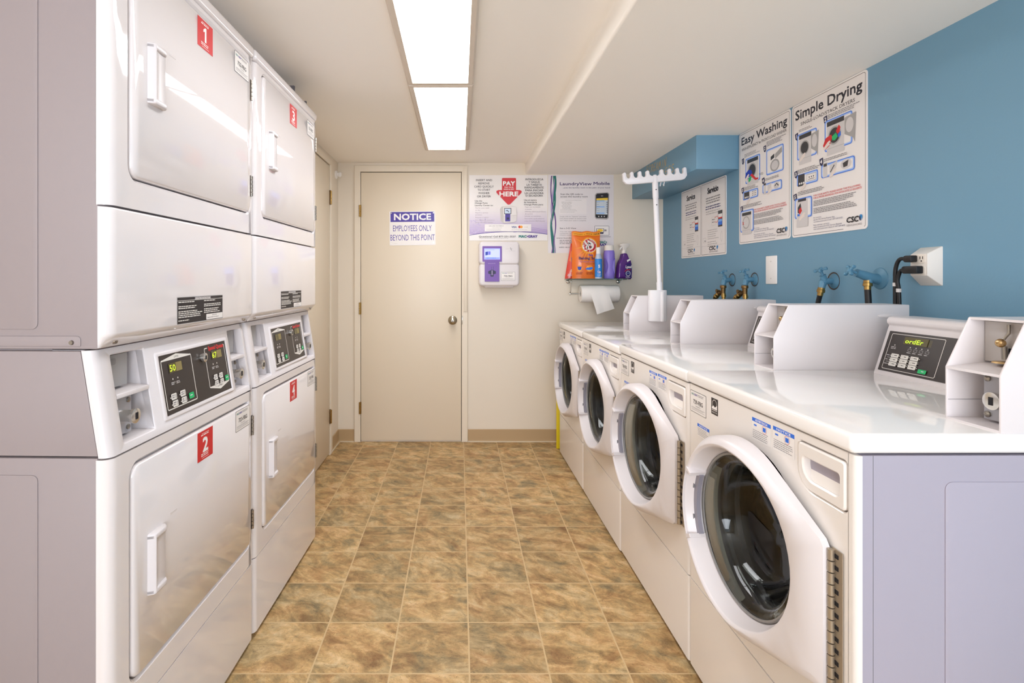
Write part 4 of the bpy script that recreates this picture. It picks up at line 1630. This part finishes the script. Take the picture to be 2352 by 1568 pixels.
def scr(P):
    P.rect(12, 16, 131, 98, M('#8a93ee', 0.3, emit=0.35))
    P.rect(16, 20, 127, 82, M('#a9b2f6', 0.3, emit=0.5))
    P.poly([(22, 42), (42, 38), (42, 64), (22, 68)], K['rblue'])
    P.poly([(44, 38), (60, 38), (60, 62), (44, 64)], M('#5a55cf', 0.3, emit=0.3))
    P.lines(20, 110, 26, 1, 5, 2.2, K['blue'], seed=1)
    P.rect(24, 82, 118, 94, M('#7f8cf2', 0.3, emit=0.4))
    P.lines(30, 100, 86, 1, 4, 3, K['blue'], seed=2)


tp(-0.124, 0.020, 0.143, 0.114, -0.1185, VIO, 0.004, 'screen', 'lit blue screen in a purple surround', scr)


def slot(P):
    P.lines(24, 80, 14, 1, 4, 2, K['lilac'], seed=2)
    P.line([(50, 38), (50, 64)], 2, K['navy'])
    P.line([(64, 36), (64, 64)], 2, K['navy'])
    P.poly([(26, 72), (54, 60), (82, 72), (82, 90), (54, 98), (26, 90)], K['navy'])
    P.poly([(40, 98), (68, 98), (64, 112), (44, 112)], K['navy'])
    P.rect(52, 66, 57, 100, K['lilac'])


tp(-0.107, -0.126, 0.108, 0.148, -0.1130, VIO, 0.008, 'card_slot', 'purple card slot panel', slot)
id_label(t, 0.014, -0.1132, -0.118, '730-FBG', w=0.103, h=0.064)
q = MB()
P = Print(q, 0.075, 0.04, (0, 0, 75, 40), fn=lambda u, v, d: (0.045 + u, -0.1184 - d, 0.09 + v))
P.lines(4, 72, 14, 1, 4, 1.6, K['lgrey'], seed=1)
P.line([(36, 6), (44, 14), (38, 16), (48, 26)], 2.6, K['ink'])
P.lines(26, 72, 30, 1, 4, 1.6, K['lgrey'], seed=2)
q.build('logo_mark', t, recalc=False)

# ------------------------------------------------------------------ glass shelf with towel roll
t = thing('glass_shelf', 'glass wall shelf with chrome brackets and a towel rod below', 'shelf', (1.01, FAR, 1.225))
b = MB()
b.prism(rrect(-0.215, 0.215, -0.158, -0.004, 0.0, rs=(0.02, 0.02, 0, 0)), 'z', 0.0, 0.008, M('#a8c4bc', 0.05, trans=0.85, ior=1.3), b=0.001)
b.build('glass_plate', t)
for sx in (-0.190, 0.190):
    b = MB()
    if sx > 0:
        b.tube([(sx, -0.002, -0.008), (sx, -0.06, -0.006), (sx, -0.10, -0.004)], 0.004, CHROME, 10)
        b.lathe([(0.016, 0), (0.016, 0.006), (0.008, 0.012)], (sx, 0, -0.012), 'y', CHROME, 20, dirn=-1)
        b.build('bracket', t)
        continue
    b.tube(bez([(sx, -0.002, -0.012), (sx, -0.05, -0.010), (sx, -0.115, -0.006), (sx, -0.118, -0.03), (sx, -0.10, -0.085), (sx, -0.085, -0.102)], 5), 0.005, CHROME, 10)
    b.lathe([(0.016, 0), (0.016, 0.006), (0.008, 0.012)], (sx, 0, -0.012), 'y', CHROME, 20, dirn=-1)
    b.lathe([(0.0, 0), (0.010, 0.003), (0.011, 0.010), (0.006, 0.016), (0.0, 0.018)], (sx - 0.009, -0.085, -0.104), 'x', CHROME, 16, caps=False)
    b.build('bracket', t)
b = MB()
b.tube([(-0.19, -0.085, -0.104), (0.168, -0.085, -0.104)], 0.006, CHROME, 12)
b.build('rod', t)

t = thing('paper_towel_roll', 'white paper towel roll on the rod under the glass shelf', 'paper towels', (1.035, FAR - 0.085, 1.121))
PAPER = M('#eae6e2', 0.85, bump=0.25, bscale=160)
b = MB()
b.lathe([(0.020, -0.138), (0.060, -0.140), (0.063, -0.134), (0.063, 0.134), (0.060, 0.140), (0.020, 0.138), (0.020, -0.138)], (0, 0, 0), 'x', PAPER, 48, caps=False)
b.build('roll', t)
b = MB()
rows = []
prof = [(0.030, 0.060), (-0.005, 0.0655), (-0.035, 0.057), (-0.058, 0.034), (-0.068, 0.0), (-0.071, -0.04), (-0.072, -0.075), (-0.071, -0.112), (-0.069, -0.148)]
n = 9
for j, (y, z) in enumerate(prof):
    k_ = j / (len(prof) - 1)
    rows.append([(-0.120 + 0.128 * i / (n - 1) + 0.088 * k_, y - 0.003 * sin(i * 1.3) * k_, z + 0.042 * (i / (n - 1)) * k_ ** 2) for i in range(n)])
vs = [p for r_ in rows for p in r_]
vs += [(x, y + 0.0012, z - 0.0004) for x, y, z in vs]
N_ = len(rows) * n
fs = []
for j in range(len(rows) - 1):
    for i in range(n - 1):
        a_ = j * n + i
        fs.append((a_, a_ + 1, a_ + n + 1, a_ + n))
        fs.append((N_ + a_, N_ + a_ + n, N_ + a_ + n + 1, N_ + a_ + 1))
b.add(vs, fs, PAPER)
b.build('loose_sheet', t, smooth=60)

# ------------------------------------------------------------------ things on the shelf
SH = 1.2335


def pillow(w, h, d, m, lean=0.0, top=0.0):
    """a filled pouch standing on its lower edge; returns MB and a map onto its front"""
    mb = MB()
    nx, nz = 14, 18

    def front(u, v, k=0.0):
        a, c_ = 2 * u / w - 1, v / h
        th_ = d / 2 * (1 - abs(a) ** 3.5) * (1 - max(0, c_ * 1.12 - 0.12) ** 3) * (0.75 + 0.25 * min(1, c_ * 6))
        return (u - w / 2 + lean * c_ * w + (top * (c_ ** 3) * a * w * 0.5), -th_ - k - 0.002 - 0.03 * 0 + 0.0015 * sin(u * 160 + v * 60) * (1 - abs(a)), v + 0.004 * sin(u * 70) * c_ ** 4)

    vs, fs = [], []
    for s_ in (1, -1):
        for j in range(nz + 1):
            for i in range(nx + 1):
                p = front(w * i / nx, h * j / nz)
                vs.append((p[0], p[1] * s_, p[2]))
    st = (nx + 1) * (nz + 1)
    for s_ in (0, 1):
        for j in range(nz):
            for i in range(nx):
                a = s_ * st + j * (nx + 1) + i
                fs.append((a, a + 1, a + nx + 2, a + nx + 1))
    ring = [i for i in range(nx + 1)] + [j * (nx + 1) + nx for j in range(1, nz + 1)] + [nz * (nx + 1) + i for i in range(nx - 1, -1, -1)] + [j * (nx + 1) for j in range(nz - 1, 0, -1)]
    for q in range(len(ring)):
        a, b_ = ring[q], ring[(q + 1) % len(ring)]
        fs.append((a, b_, st + b_, st + a))
    mb.add(vs, fs, m)
    return mb, lambda u, v, k: front(u, v, k)


ORG = M('#ea7420', 0.3, coat=0.3)
# front pouch
w_, h_ = 0.205, 0.350
mb, fn_ = pillow(w_, h_, 0.055, ORG, 0.0, 0.03)
pts0 = (1325, 772, 1650, 1345)


class Fine(Print):
    """printing on a bulging bag: cut into small pieces so it follows the surface"""

    def _put(s, pts, faces, m, same=False):
        if not same:
            s.d += s.step
        b = bmesh.new()
        vs = [b.verts.new((x, y, 0)) for x, y in pts]
        for f in faces:
            try:
                b.faces.new([vs[i] for i in f])
            except ValueError:
                pass
        bmesh.ops.triangulate(b, faces=b.faces[:])
        for _ in range(2):
            big = [e for e in b.edges if e.calc_length() > 34]
            if big:
                bmesh.ops.subdivide_edges(b, edges=big, cuts=max(1, min(6, int(max(e.calc_length() for e in big) / 34))), use_grid_fill=True)
        bmesh.ops.triangulate(b, faces=b.faces[:])
        b.verts.index_update()
        s.mb.add([s.fn((v.co.x - s.box[0]) * s.sx, (s.box[3] - v.co.y) * s.sy, s.d) for v in b.verts], [[v.index for v in f.verts] for f in b.faces], m)
        b.free()


P = Fine(mb, w_, h_, pts0, fn=fn_, step=0.0003, d0=0.0010)
cx_, cy_ = 1520, 945
for i in range(26):
    a = 2 * pi * i / 26
    r0, r1 = 92, 190 + (i % 3) * 45
    q = [(cx_ + r0 * cos(a - 0.07), cy_ + r0 * sin(a - 0.07)), (cx_ + r1 * cos(a), cy_ + r1 * sin(a)), (cx_ + r0 * cos(a + 0.07), cy_ + r0 * sin(a + 0.07))]
    if all(1330 < x < 1645 and 790 < y for x, y in q):
        P.poly(q, K['amber'])
P.disc(cx_, cy_, 98, K['amber'], n=32)
P.disc(cx_, cy_, 84, K['paper'], n=32)
P.disc(cx_, cy_, 78, M('#b8242b', 0.4), n=32)
P.disc(cx_, cy_, 54, K['paper'], n=32)
P.line([(1494, 985), (1506, 940), (1524, 962), (1548, 962)], 15, K['ink'])
P.line([(1500, 925), (1540, 980)], 7, K['ink'])
P.line([(1508, 912), (1534, 930)], 15, K['ink'])
for word, a0, a1, sg in (('ARM & HAMMER', 200, 340, 1),):
    for i, ch in enumerate(word):
        if ch == ' ':
            continue
        a = radians(a0 + (a1 - a0) * i / (len(word) - 1))
        vs, fs, x0, x1 = text_mesh(ch, 0)
        k_ = 22
        r_ = 60
        ca, sa = cos(a), sin(a)
        P._put([(cx_ + ca * (r_ + vy * k_) - sa * (vx - (x0 + x1) / 2) * k_, cy_ + sa * (r_ + vy * k_) + ca * (vx - (x0 + x1) / 2) * k_) for vx, vy in vs], fs, K['paper'])
P.rect(1330, 785, 1645, 825, K['amber'])
P.text('Use for Hundreds of Uses', 1345, 812, 13, K['ink'], width=130)
P.text('SIZE', 1486, 812, 13, K['ink'], width=70)
P.text('13.5 lb', 1575, 812, 20, K['ink'], bold=0.02, width=62)
P.text('Pure', 1506, 1072, 26, K['rblue'], bold=0.02, width=52)
P.text('Baking Soda', 1394, 1112, 32, M('#1d2763', 0.4), bold=0.025, width=240)
P.text('THE STANDARD OF PURITY', 1400, 1148, 11, K['rblue'], width=200)
P.text('Helps keep clean', 1470, 1170, 11, K['ink'], width=110)
for x in (1400, 1515, 1600):
    P.disc(x, 1222, 40 if x == 1515 else 30, K['amber'], ry=38, n=20)
P.poly([(1376, 1200), (1424, 1200), (1418, 1236), (1400, 1244), (1382, 1236)], K['rblue'])
P.poly([(1462, 1230), (1490, 1212), (1548, 1204), (1556, 1222), (1530, 1240), (1490, 1238)], K['blue'])
P.poly([(1584, 1206), (1620, 1206), (1622, 1240), (1586, 1240)], K['navy'])
for x in (1362, 1480):
    P.lines(x, x + 80, 1272, 2, 14, 6, M('#8a3a1a', 0.4), seed=x)
tag(mb.build('baking_soda_pouch', loc=(0.938, FAR - 0.080, SH), recalc=False, smooth=60), 'tall orange pouch of baking soda with a round red emblem on the shelf', 'pouch')
# pouch behind it, leaning out to the left
w_, h_ = 0.150, 0.265
mb, fn_ = pillow(w_, h_, 0.03, M('#d83a22', 0.3, coat=0.3), 0.30)
P = Fine(mb, w_, h_, (0, 0, 150, 265), fn=fn_, step=0.0003, d0=0.0010)
P.poly([(10, 60), (60, 30), (70, 90), (30, 140), (8, 130)], M('#e9792a', 0.4))
P.poly([(20, 110), (40, 80), (48, 120), (30, 150)], M('#4f5fa5', 0.4))
P.text('A', 34, 150, 40, K['navy'], bold=0.04)
P.disc(40, 205, 12, M('#f0b8a0', 0.4))
P.disc(66, 210, 10, M('#2a6a4a', 0.4))
P.lines(14, 60, 230, 2, 10, 4, K['paper'], seed=1)
tag(mb.build('detergent_pouch', loc=(0.868, FAR - 0.024, SH), recalc=False, smooth=60), 'red pouch leaning behind the orange baking soda pouch', 'pouch')


def squash(mb, k):
    mb.v = [(x, y * k, z) for x, y, z in mb.v]


# slim spray bottle
t = thing('spray_bottle', 'slim blue bottle with a tall white cap between orange pouch and lavender bottle', 'bottle', (1.0165, FAR - 0.1385, SH))
b = MB()
b.lathe([(0.0, 0), (0.023, 0.0), (0.0255, 0.006), (0.0255, 0.128), (0.024, 0.150), (0.018, 0.176), (0.017, 0.182), (0, 0.182)], (0, 0, 0), 'z', M('#b9c4d8', 0.25), 28, caps=False)
b.build('body', t)
b = MB()
b.lathe([(0.0259, 0.012), (0.0261, 0.014), (0.0261, 0.142), (0.0257, 0.144)], (0, 0, 0), 'z', M('#2f86d6', 0.35), 28, caps=False)


def cyl(r):
    return lambda u, v, d: ((r + d) * sin((u - 0.02) / r), -(r + d) * cos((u - 0.02) / r), v + 0.014)


P = Print(b, 0.040, 0.128, (0, 0, 40, 128), fn=cyl(0.0262))
P.poly([(4, 22), (20, 16), (36, 22), (36, 30), (4, 30)], K['red'])
P.text('S', 14, 62, 22, K['white'], bold=0.04)
P.disc(16, 92, 9, M('#e8a7b6', 0.4), n=16)
P.disc(24, 96, 7, K['white'], n=16)
P.lines(6, 34, 108, 3, 6, 2.5, K['white'], seed=2)
b.build('label_wrap', t)
b = MB()
b.lathe([(0.0, 0.178), (0.0165, 0.178), (0.0165, 0.222), (0.0145, 0.229), (0, 0.230)], (0, 0, 0), 'z', WHITE, 24, caps=False)
b.build('cap', t)

# lavender bottle
t = thing('softener_bottle', 'lavender plastic bottle with a white cap on the shelf', 'bottle', (1.107, FAR - 0.095, SH))
b = MB()
LAV = M('#8a77cf', 0.35)
b.lathe([(0.0, 0), (0.036, 0.0), (0.040, 0.006), (0.041, 0.05), (0.039, 0.09), (0.041, 0.14), (0.041, 0.184), (0.038, 0.203), (0.033, 0.210), (0, 0.210)], (0, 0, 0), 'z', LAV, 36, caps=False)
squash(b, 0.72)
b.build('body', t, smooth=50)
b = MB()
for s_ in (-1, 1):
    pl = [(s_ * (0.034 - 0.019 * sin(i / 12 * pi)), 0.035 + 0.115 * i / 12) for i in range(13)] + [(s_ * 0.036, 0.15)]
    b.prism(pl, 'y', -0.0305, -0.018, M('#6f5eb8', 0.4), b=0.001)
b.build('grip', t)
b = MB()
b.lathe([(0.0, 0.208), (0.035, 0.208), (0.0355, 0.213), (0.034, 0.234), (0.031, 0.246), (0, 0.247)], (0, 0, 0), 'z', M('#e6dfd6', 0.4), 32, caps=False)
squash(b, 0.8)
b.build('cap', t)

# trigger spray
t = thing('trigger_spray', 'purple cleaner bottle with a white trigger at the right end of the shelf', 'spray bottle', (1.215, FAR - 0.092, SH), radians(12))
b = MB()
out = [(-0.057, 0.004), (-0.053, 0.0), (0.050, 0.0), (0.054, 0.004), (0.056, 0.05), (0.055, 0.10), (0.046, 0.135), (0.030, 0.155), (0.020, 0.178), (0.018, 0.188), (-0.014, 0.188), (-0.016, 0.176), (-0.024, 0.150), (-0.042, 0.120), (-0.052, 0.08), (-0.055, 0.04)]
b.prism(out, 'y', -0.030, 0.030, M('#54207a', 0.12, coat=0.4), b=0.012, seg=4)
b.build('body', t, smooth=60)
b = MB()
P = Print(b, 0.10, 0.17, (0, 0, 100, 170), fn=lambda u, v, d: (u - 0.05, -0.0302 - d, v))
LY = M('#2c1d63', 0.3)
P.poly([(58, 60), (96, 52), (98, 90), (96, 165), (54, 165), (42, 140), (48, 100)], LY)
P.poly([(60, 34), (84, 22), (88, 34), (64, 48)], K['white'])
P.text('Lysol', 50, 92, 20, K['white'], bold=0.03, width=46, sh=0.1)
P.line([(42, 118), (58, 104), (90, 104)], 5, K['red'])
P.disc(70, 132, 19, K['white'], n=20)
P.disc(70, 132, 16, LY, n=20)
P.text('CITY', 58, 136, 11, K['sky'], width=26)
P.lines(50, 92, 155, 2, 5, 2, K['pale'], seed=1)
b.build('label_front', t)
b = MB()
b.lathe([(0.0, 0.186), (0.018, 0.186), (0.018, 0.206), (0.014, 0.210), (0, 0.210)], (0.002, 0, 0), 'z', M('#e7dfd6', 0.35), 24, caps=False)
b.prism([(-0.010, 0.208), (0.016, 0.208), (0.020, 0.225), (0.040, 0.236), (0.046, 0.256), (0.030, 0.262), (-0.012, 0.262), (-0.030, 0.256), (-0.034, 0.246), (-0.028, 0.240), (-0.014, 0.240)], 'y', -0.011, 0.011, M('#e7dfd6', 0.35), b=0.004)
b.prism([(-0.016, 0.242), (-0.010, 0.240), (-0.020, 0.222), (-0.030, 0.212), (-0.033, 0.215), (-0.026, 0.226)], 'y', -0.008, 0.008, WHITE, b=0.002)
b.build('trigger_head', t)

# ------------------------------------------------------------------ hanger rack on its pole
t = thing('hanger_rack', 'white hanger rack on a pole fixed to the farthest washer', 'rack', (1.136, 3.058, 0.988))
RK = M('#e9e7ea', 0.35)
b = MB()
pl = [(0.05, 0.022)] + [(0.05 * cos(a), -0.030 * sin(a) + 0.0) for a in [pi * i / 14 for i in range(15)]] + [(-0.05, 0.022)]
b.prism(pl, 'z', 0.0, 0.178, RK, b=0.004)
b.prism([(0.004, -0.028), (0.010, -0.040), (0.020, -0.040), (0.026, -0.026)], 'z', 0.0, 0.17, RK, b=0.002)
b.build('pole_socket', t)
b = MB()
p0, p1 = Vector((0.006, -0.012, 0.17)), Vector((-0.022, -0.012, 0.835))
def at(k_): return p0 + (p1 - p0) * k_
b.tube([at(0), at(0.08)], 0.0155, RK, 20)
b.tube([at(0.06), at(0.36)], 0.0125, RK, 20)
b.tube([at(0.355), at(0.985)], 0.0145, RK, 20)
b.tube([at(0.80), at(0.97), at(0.985), at(1.0)], [0.0165, 0.0165, 0.014, 0.008], RK, 20)
for k_ in (0.74, 0.87):
    q = at(k_)
    b.lathe([(0.003, 0), (0.003, 0.004)], (q.x - 0.002, q.y - 0.0145, q.z), 'y', DARK, 12, dirn=-1)
b.build('pole', t)
b = MB()
pr = [-0.172, -0.130, -0.085, -0.040, 0.040, 0.085, 0.130, 0.172]
hw, lo, hi, mid = 0.0092, 0.0, 0.070, 0.034
bot = [(-0.166, lo + 0.004), (-0.15, lo), (0.15, lo), (0.166, lo + 0.004), (0.1812, lo + 0.022)]
top = []
for i in range(len(pr) - 1, -1, -1):
    x = pr[i]
    top += [(x + hw, mid + 0.016), (x + hw, hi - hw)] + [(x + hw * cos(a), hi - hw + hw * sin(a)) for a in [pi * j / 6 for j in range(1, 6)]] + [(x - hw, hi - hw), (x - hw, mid + 0.016)]
    if i:
        xm, rr_ = (x - hw + pr[i - 1] + hw) / 2, (x - hw - pr[i - 1] - hw) / 2
        top += [(xm + rr_ * cos(a), mid + 0.016 - 0.016 * sin(a)) for a in [pi * j / 8 for j in range(1, 8)]]
b.prism(bot + top + [(-0.1812, lo + 0.022)], 'y', -0.012, 0.012, RK, b=0.003)
for q in (0.020, 0.040, 0.060):
    b.tube([(q, 0.012, 0.004), (q, 0.03, -0.012), (q, 0.032, -0.020)], 0.003, RK, 8)
hd = b.build('hook_bar', t, loc=(-0.021, -0.014, 0.792), rot=(0, radians(-5), 0))

# ------------------------------------------------------------------ taps, hoses, plate, outlet
PB = M('#5787a2', 0.35, spec=0.5)


def wheel(mb, c, nrm, r):
    """four-lobed tap handle"""
    n_ = Vector(nrm).normalized()
    u = n_.orthogonal().normalized()
    v = n_.cross(u)
    mt = Matrix(((u.x, v.x, n_.x, c[0]), (u.y, v.y, n_.y, c[1]), (u.z, v.z, n_.z, c[2]), (0, 0, 0, 1)))
    pl = [((r * (0.70 + 0.30 * cos(4 * a))) * cos(a), (r * (0.70 + 0.30 * cos(4 * a))) * sin(a)) for a in [2 * pi * i / 48 for i in range(48)]]
    mb.prism(pl, 'z', -0.004, 0.004, PB, b=0.002, at=mt)
    mb.prism(circ(0, 0, r * 0.34, 16), 'z', -0.008, 0.007, PB, b=0.002, at=mt)
    for i in range(4):
        a = pi / 2 * i
        mb.prism(circ(r * 0.86 * cos(a), r * 0.86 * sin(a), r * 0.26, 14), 'z', -0.006, 0.006, PB, b=0.002, at=mt)


def valve(label, d, z, forward=False, flange=0.032, ring=None):
    t = thing('water_valve', label, 'valve', (XR, d, z), -pi / 2, 'taps behind the washers')
    b = MB()
    b.lathe([(0.0, 0), (flange, 0), (flange * 0.96, 0.003), (flange * 0.6, 0.008), (0.015, 0.011)], (0, 0, 0), 'y', PB, 28, dirn=-1)
    if not forward:
        b.lathe([(0.0, 0), (flange + 0.005, 0), (flange + 0.004, 0.0015), (0.0, 0.0015)], (-0.004, 0, 0), 'y', M('#4a4038', 0.8), 24, dirn=-1, caps=False)  # dark disc round the flange: hole gap plus shadow put in as colour
    b.build('wall_flange', t)
    b = MB()
    if not forward:
        b.tube([(0, 0, 0), (0, -0.020, 0.0), (0, -0.040, -0.002), (0, -0.052, -0.008)], [0.013, 0.0125, 0.014, 0.015], PB, 16)
        b.tube([(0, -0.046, 0.0), (0, -0.051, -0.022), (0, -0.053, -0.030)], [0.015, 0.0135, 0.0135], PB, 16)
        b.tube([(0, -0.042, 0.002), (0, -0.046, 0.020), (0, -0.048, 0.024)], [0.013, 0.011, 0.0125], PB, 12)
        st, en = (0, -0.047, 0.022), (0, -0.057, 0.046)
    else:
        b.tube([(0, 0, -0.004), (0, -0.03, 0.002), (0, -0.06, 0.012), (0, -0.085, 0.020), (0, -0.088, 0.021)], [0.021, 0.017, 0.0165, 0.014, 0.015], PB, 16)
        b.tube([(0, -0.040, 0.002), (0, -0.044, -0.016)], [0.014, 0.014], PB, 16)
        st, en = (0, -0.085, 0.020), (0, -0.112, 0.030)
    b.build('body', t)
    b = MB()
    b.tube([st, en], 0.0055, PB, 10)
    wheel(b, en, Vector(en) - Vector(st), 0.023)
    b.build('handle', t)
    return t


def coupling(mb, p, q, r, m):
    P0, P1 = Vector(p), Vector(q)
    mb.tube([P0, P0.lerp(P1, 0.25), P0.lerp(P1, 0.3), P0.lerp(P1, 0.6), P0.lerp(P1, 0.62), P1], [r, r, r * 1.12, r * 1.12, r * 0.82, r * 0.82], m, 12)


def hose(label, d, z, path, m=BRASS, r=0.0085):
    t = thing('water_hose', label, 'hose', (XR, d, z), -pi / 2, 'black hoses behind the washers')
    b = MB()
    b.tube(bez(path, 8), r, M('#1d1b1d', 0.45), 14)
    b.build('tube', t)
    b = MB()
    p0, p1 = Vector(path[0]), Vector(path[1])
    dr_ = (p1 - p0).normalized()
    coupling(b, p0 - dr_ * 0.004, p0 + dr_ * 0.030, 0.0135, m)
    b.build('coupling', t, label='brass coupling')
    return t


valve('blue-painted tap farthest from the camera, with an aged brass splitter', 3.017, 1.224)
valve('blue-painted tap second from the far wall, left of the blank plate', 2.788, 1.226)
valve('blue-painted tap with a hose, right of the blank plate', 2.198, 1.219)
valve('blue-painted tap pointing away from the wall, nearest the outlet', 1.959, 1.229, True, 0.040)
for d, z, lab in ((3.017, 1.224, 'aged brass two-way splitter under the farthest tap'), (2.788, 1.226, 'aged brass two-way splitter under the tap left of the blank plate')):
    t = thing('hose_splitter', lab, 'hose splitter', (XR, d, z), -pi / 2, 'brass splitters')
    b = MB()
    b.lathe([(0.016, 0), (0.017, -0.004), (0.017, -0.014), (0.013, -0.016), (0.0125, -0.034)], (0, -0.053, -0.031), 'z', OLDBRASS, 16)
    b.tube([(0, -0.053, -0.058), (-0.010, -0.056, -0.070), (-0.034, -0.060, -0.078)], 0.011, OLDBRASS, 12)
    b.tube([(0, -0.053, -0.055), (0.004, -0.053, -0.085)], 0.011, OLDBRASS, 12)
    b.build('body', t)
    for p_, q_ in (((-0.030, -0.059, -0.076), (-0.056, -0.063, -0.090)), ((0.003, -0.053, -0.078), (0.006, -0.053, -0.108))):
        b = MB()
        coupling(b, p_, q_, 0.0125, BRASS)
        b.build('outlet', t)
    b = MB()
    b.lathe([(0.006, 0), (0.006, 0.012), (0.010, 0.014), (0.010, 0.020)], (-0.014, -0.066, -0.062), 'y', OLDBRASS, 12, dirn=-1)
    b.build('lever', t)
hose('short black hose bending left from the farther brass splitter', 3.017, 1.224, [(-0.052, -0.061, -0.088), (-0.066, -0.063, -0.098), (-0.084, -0.064, -0.13), (-0.09, -0.07, -0.25), (-0.09, -0.06, -0.40)])
hose('black hose bending left from the nearer brass splitter', 2.788, 1.226, [(-0.052, -0.061, -0.088), (-0.072, -0.063, -0.098), (-0.096, -0.063, -0.14), (-0.105, -0.07, -0.25), (-0.105, -0.06, -0.40)])
hose('black hose slanting down from the tap right of the blank plate', 2.198, 1.219, [(0, -0.053, -0.030), (-0.004, -0.056, -0.058), (-0.016, -0.058, -0.10), (-0.028, -0.07, -0.20), (-0.03, -0.06, -0.40)], r=0.0095)
hose('thick black hose straight down from the tap nearest the outlet', 1.959, 1.229, [(0, -0.045, -0.012), (0.002, -0.047, -0.035), (0.010, -0.050, -0.09), (0.02, -0.052, -0.20), (0.02, -0.055, -0.40)], r=0.0105)

mb = MB()
mb.prism(rrect(-0.046, 0.046, -0.07, 0.07, 0.004, 3), 'y', -0.006, 0, WHITE, b=0.003)
for z in (-0.042, 0.042):
    mb.lathe([(0.0035, 0), (0.003, 0.001), (0, 0.001)], (0, -0.006, z), 'y', M('#cfc9c4', 0.4), 10, dirn=-1, caps=False)
tag(mb.build('blank_plate', loc=(XR, 2.635, 1.273), rot=-pi / 2), 'white blank cover plate on the blue wall between the taps', 'wall plate')

t = thing('electrical_outlet', 'white boxed wall outlet with two black plugs on the blue wall', 'outlet', (XR, 1.752, 1.268), -pi / 2)
b = MB()
b0 = rrect(-0.034, 0.048, -0.063, 0.063, 0.003, 3)
b1 = rrect(-0.027, 0.037, -0.030, 0.040, 0.003, 3)
n = len(b0)
vs = [(x, 0, z) for x, z in b0] + [(x, -0.002, z) for x, z in b0] + [(x, -0.040, z) for x, z in b1]
fs = [tuple(range(n)), tuple(range(2 * n, 3 * n))]
for j in range(2):
    fs += [(j * n + i, j * n + (i + 1) % n, (j + 1) * n + (i + 1) % n, (j + 1) * n + i) for i in range(n)]
b.add(vs, fs, M('#e6dfd7', 0.4))
b.build('cover', t)
for z in (-0.014, 0.024):
    b = MB()
    b.prism(rrect(-0.022, 0.030, z - 0.014, z + 0.014, 0.006, 4), 'y', -0.042, -0.039, M('#ded4c8', 0.4), b=0.0008)
    for x in (0.012, 0.022):
        b.box(x - 0.0012, x + 0.0012, -0.0425, -0.0418, z - 0.001, z + 0.008, DARK)
    b.lathe([(0.0025, 0), (0.0025, 0.0006)], (0.017, -0.042, z - 0.007), 'y', DARK, 10, dirn=-1)
    b.build('socket', t)
BK = M('#161517', 0.45)


def cord(label, px_, pz_, path):
    t = thing('power_cord', label, 'power cord', (XR, 1.752, 1.268), -pi / 2, 'power cords from the outlet')
    b = MB()
    x0, x1, z0, z1 = px_[0], px_[1], pz_[0], pz_[1]
    b.prism([(x0, z0 + 0.004), (x0 + 0.006, z0), (x1, z0), (x1, z1), (x0 + 0.006, z1), (x0, z1 - 0.004)], 'y', -0.066, -0.043, BK, b=0.003)
    b.build('plug', t)
    b = MB()
    b.tube(bez(path, 8), 0.0062, BK, 12)
    b.build('cable', t)
    b = MB()
    for k_ in range(1):
        q = Vector(path[-3])
        b.lathe([(0.0075, -0.006), (0.0075, 0.006)], q, 'z', M('#cfcac8', 0.5), 14)
    b.build('tie', t, label='pale cable tie')


cord('black power cord on the upper plug of the outlet', (-0.028, 0.004), (0.014, 0.036), [(-0.026, -0.055, 0.026), (-0.052, -0.056, 0.024), (-0.068, -0.056, -0.006), (-0.070, -0.056, -0.06), (-0.070, -0.056, -0.16), (-0.07, -0.056, -0.36)])
cord('black power cord on the lower plug of the outlet', (-0.034, 0.026), (-0.024, 0.001), [(-0.032, -0.055, -0.010), (-0.048, -0.057, -0.016), (-0.058, -0.058, -0.046), (-0.054, -0.057, -0.08), (-0.052, -0.056, -0.16), (-0.05, -0.056, -0.36)])

mb = MB()
mb.box(0.703, 1.05, 3.868, 3.884, 0.0, 0.50, M('#e8cf1e', 0.4), b=0.004)
tag(mb.build('yellow_board'), 'yellow board standing in the gap between the farthest washer and the wall', 'board')
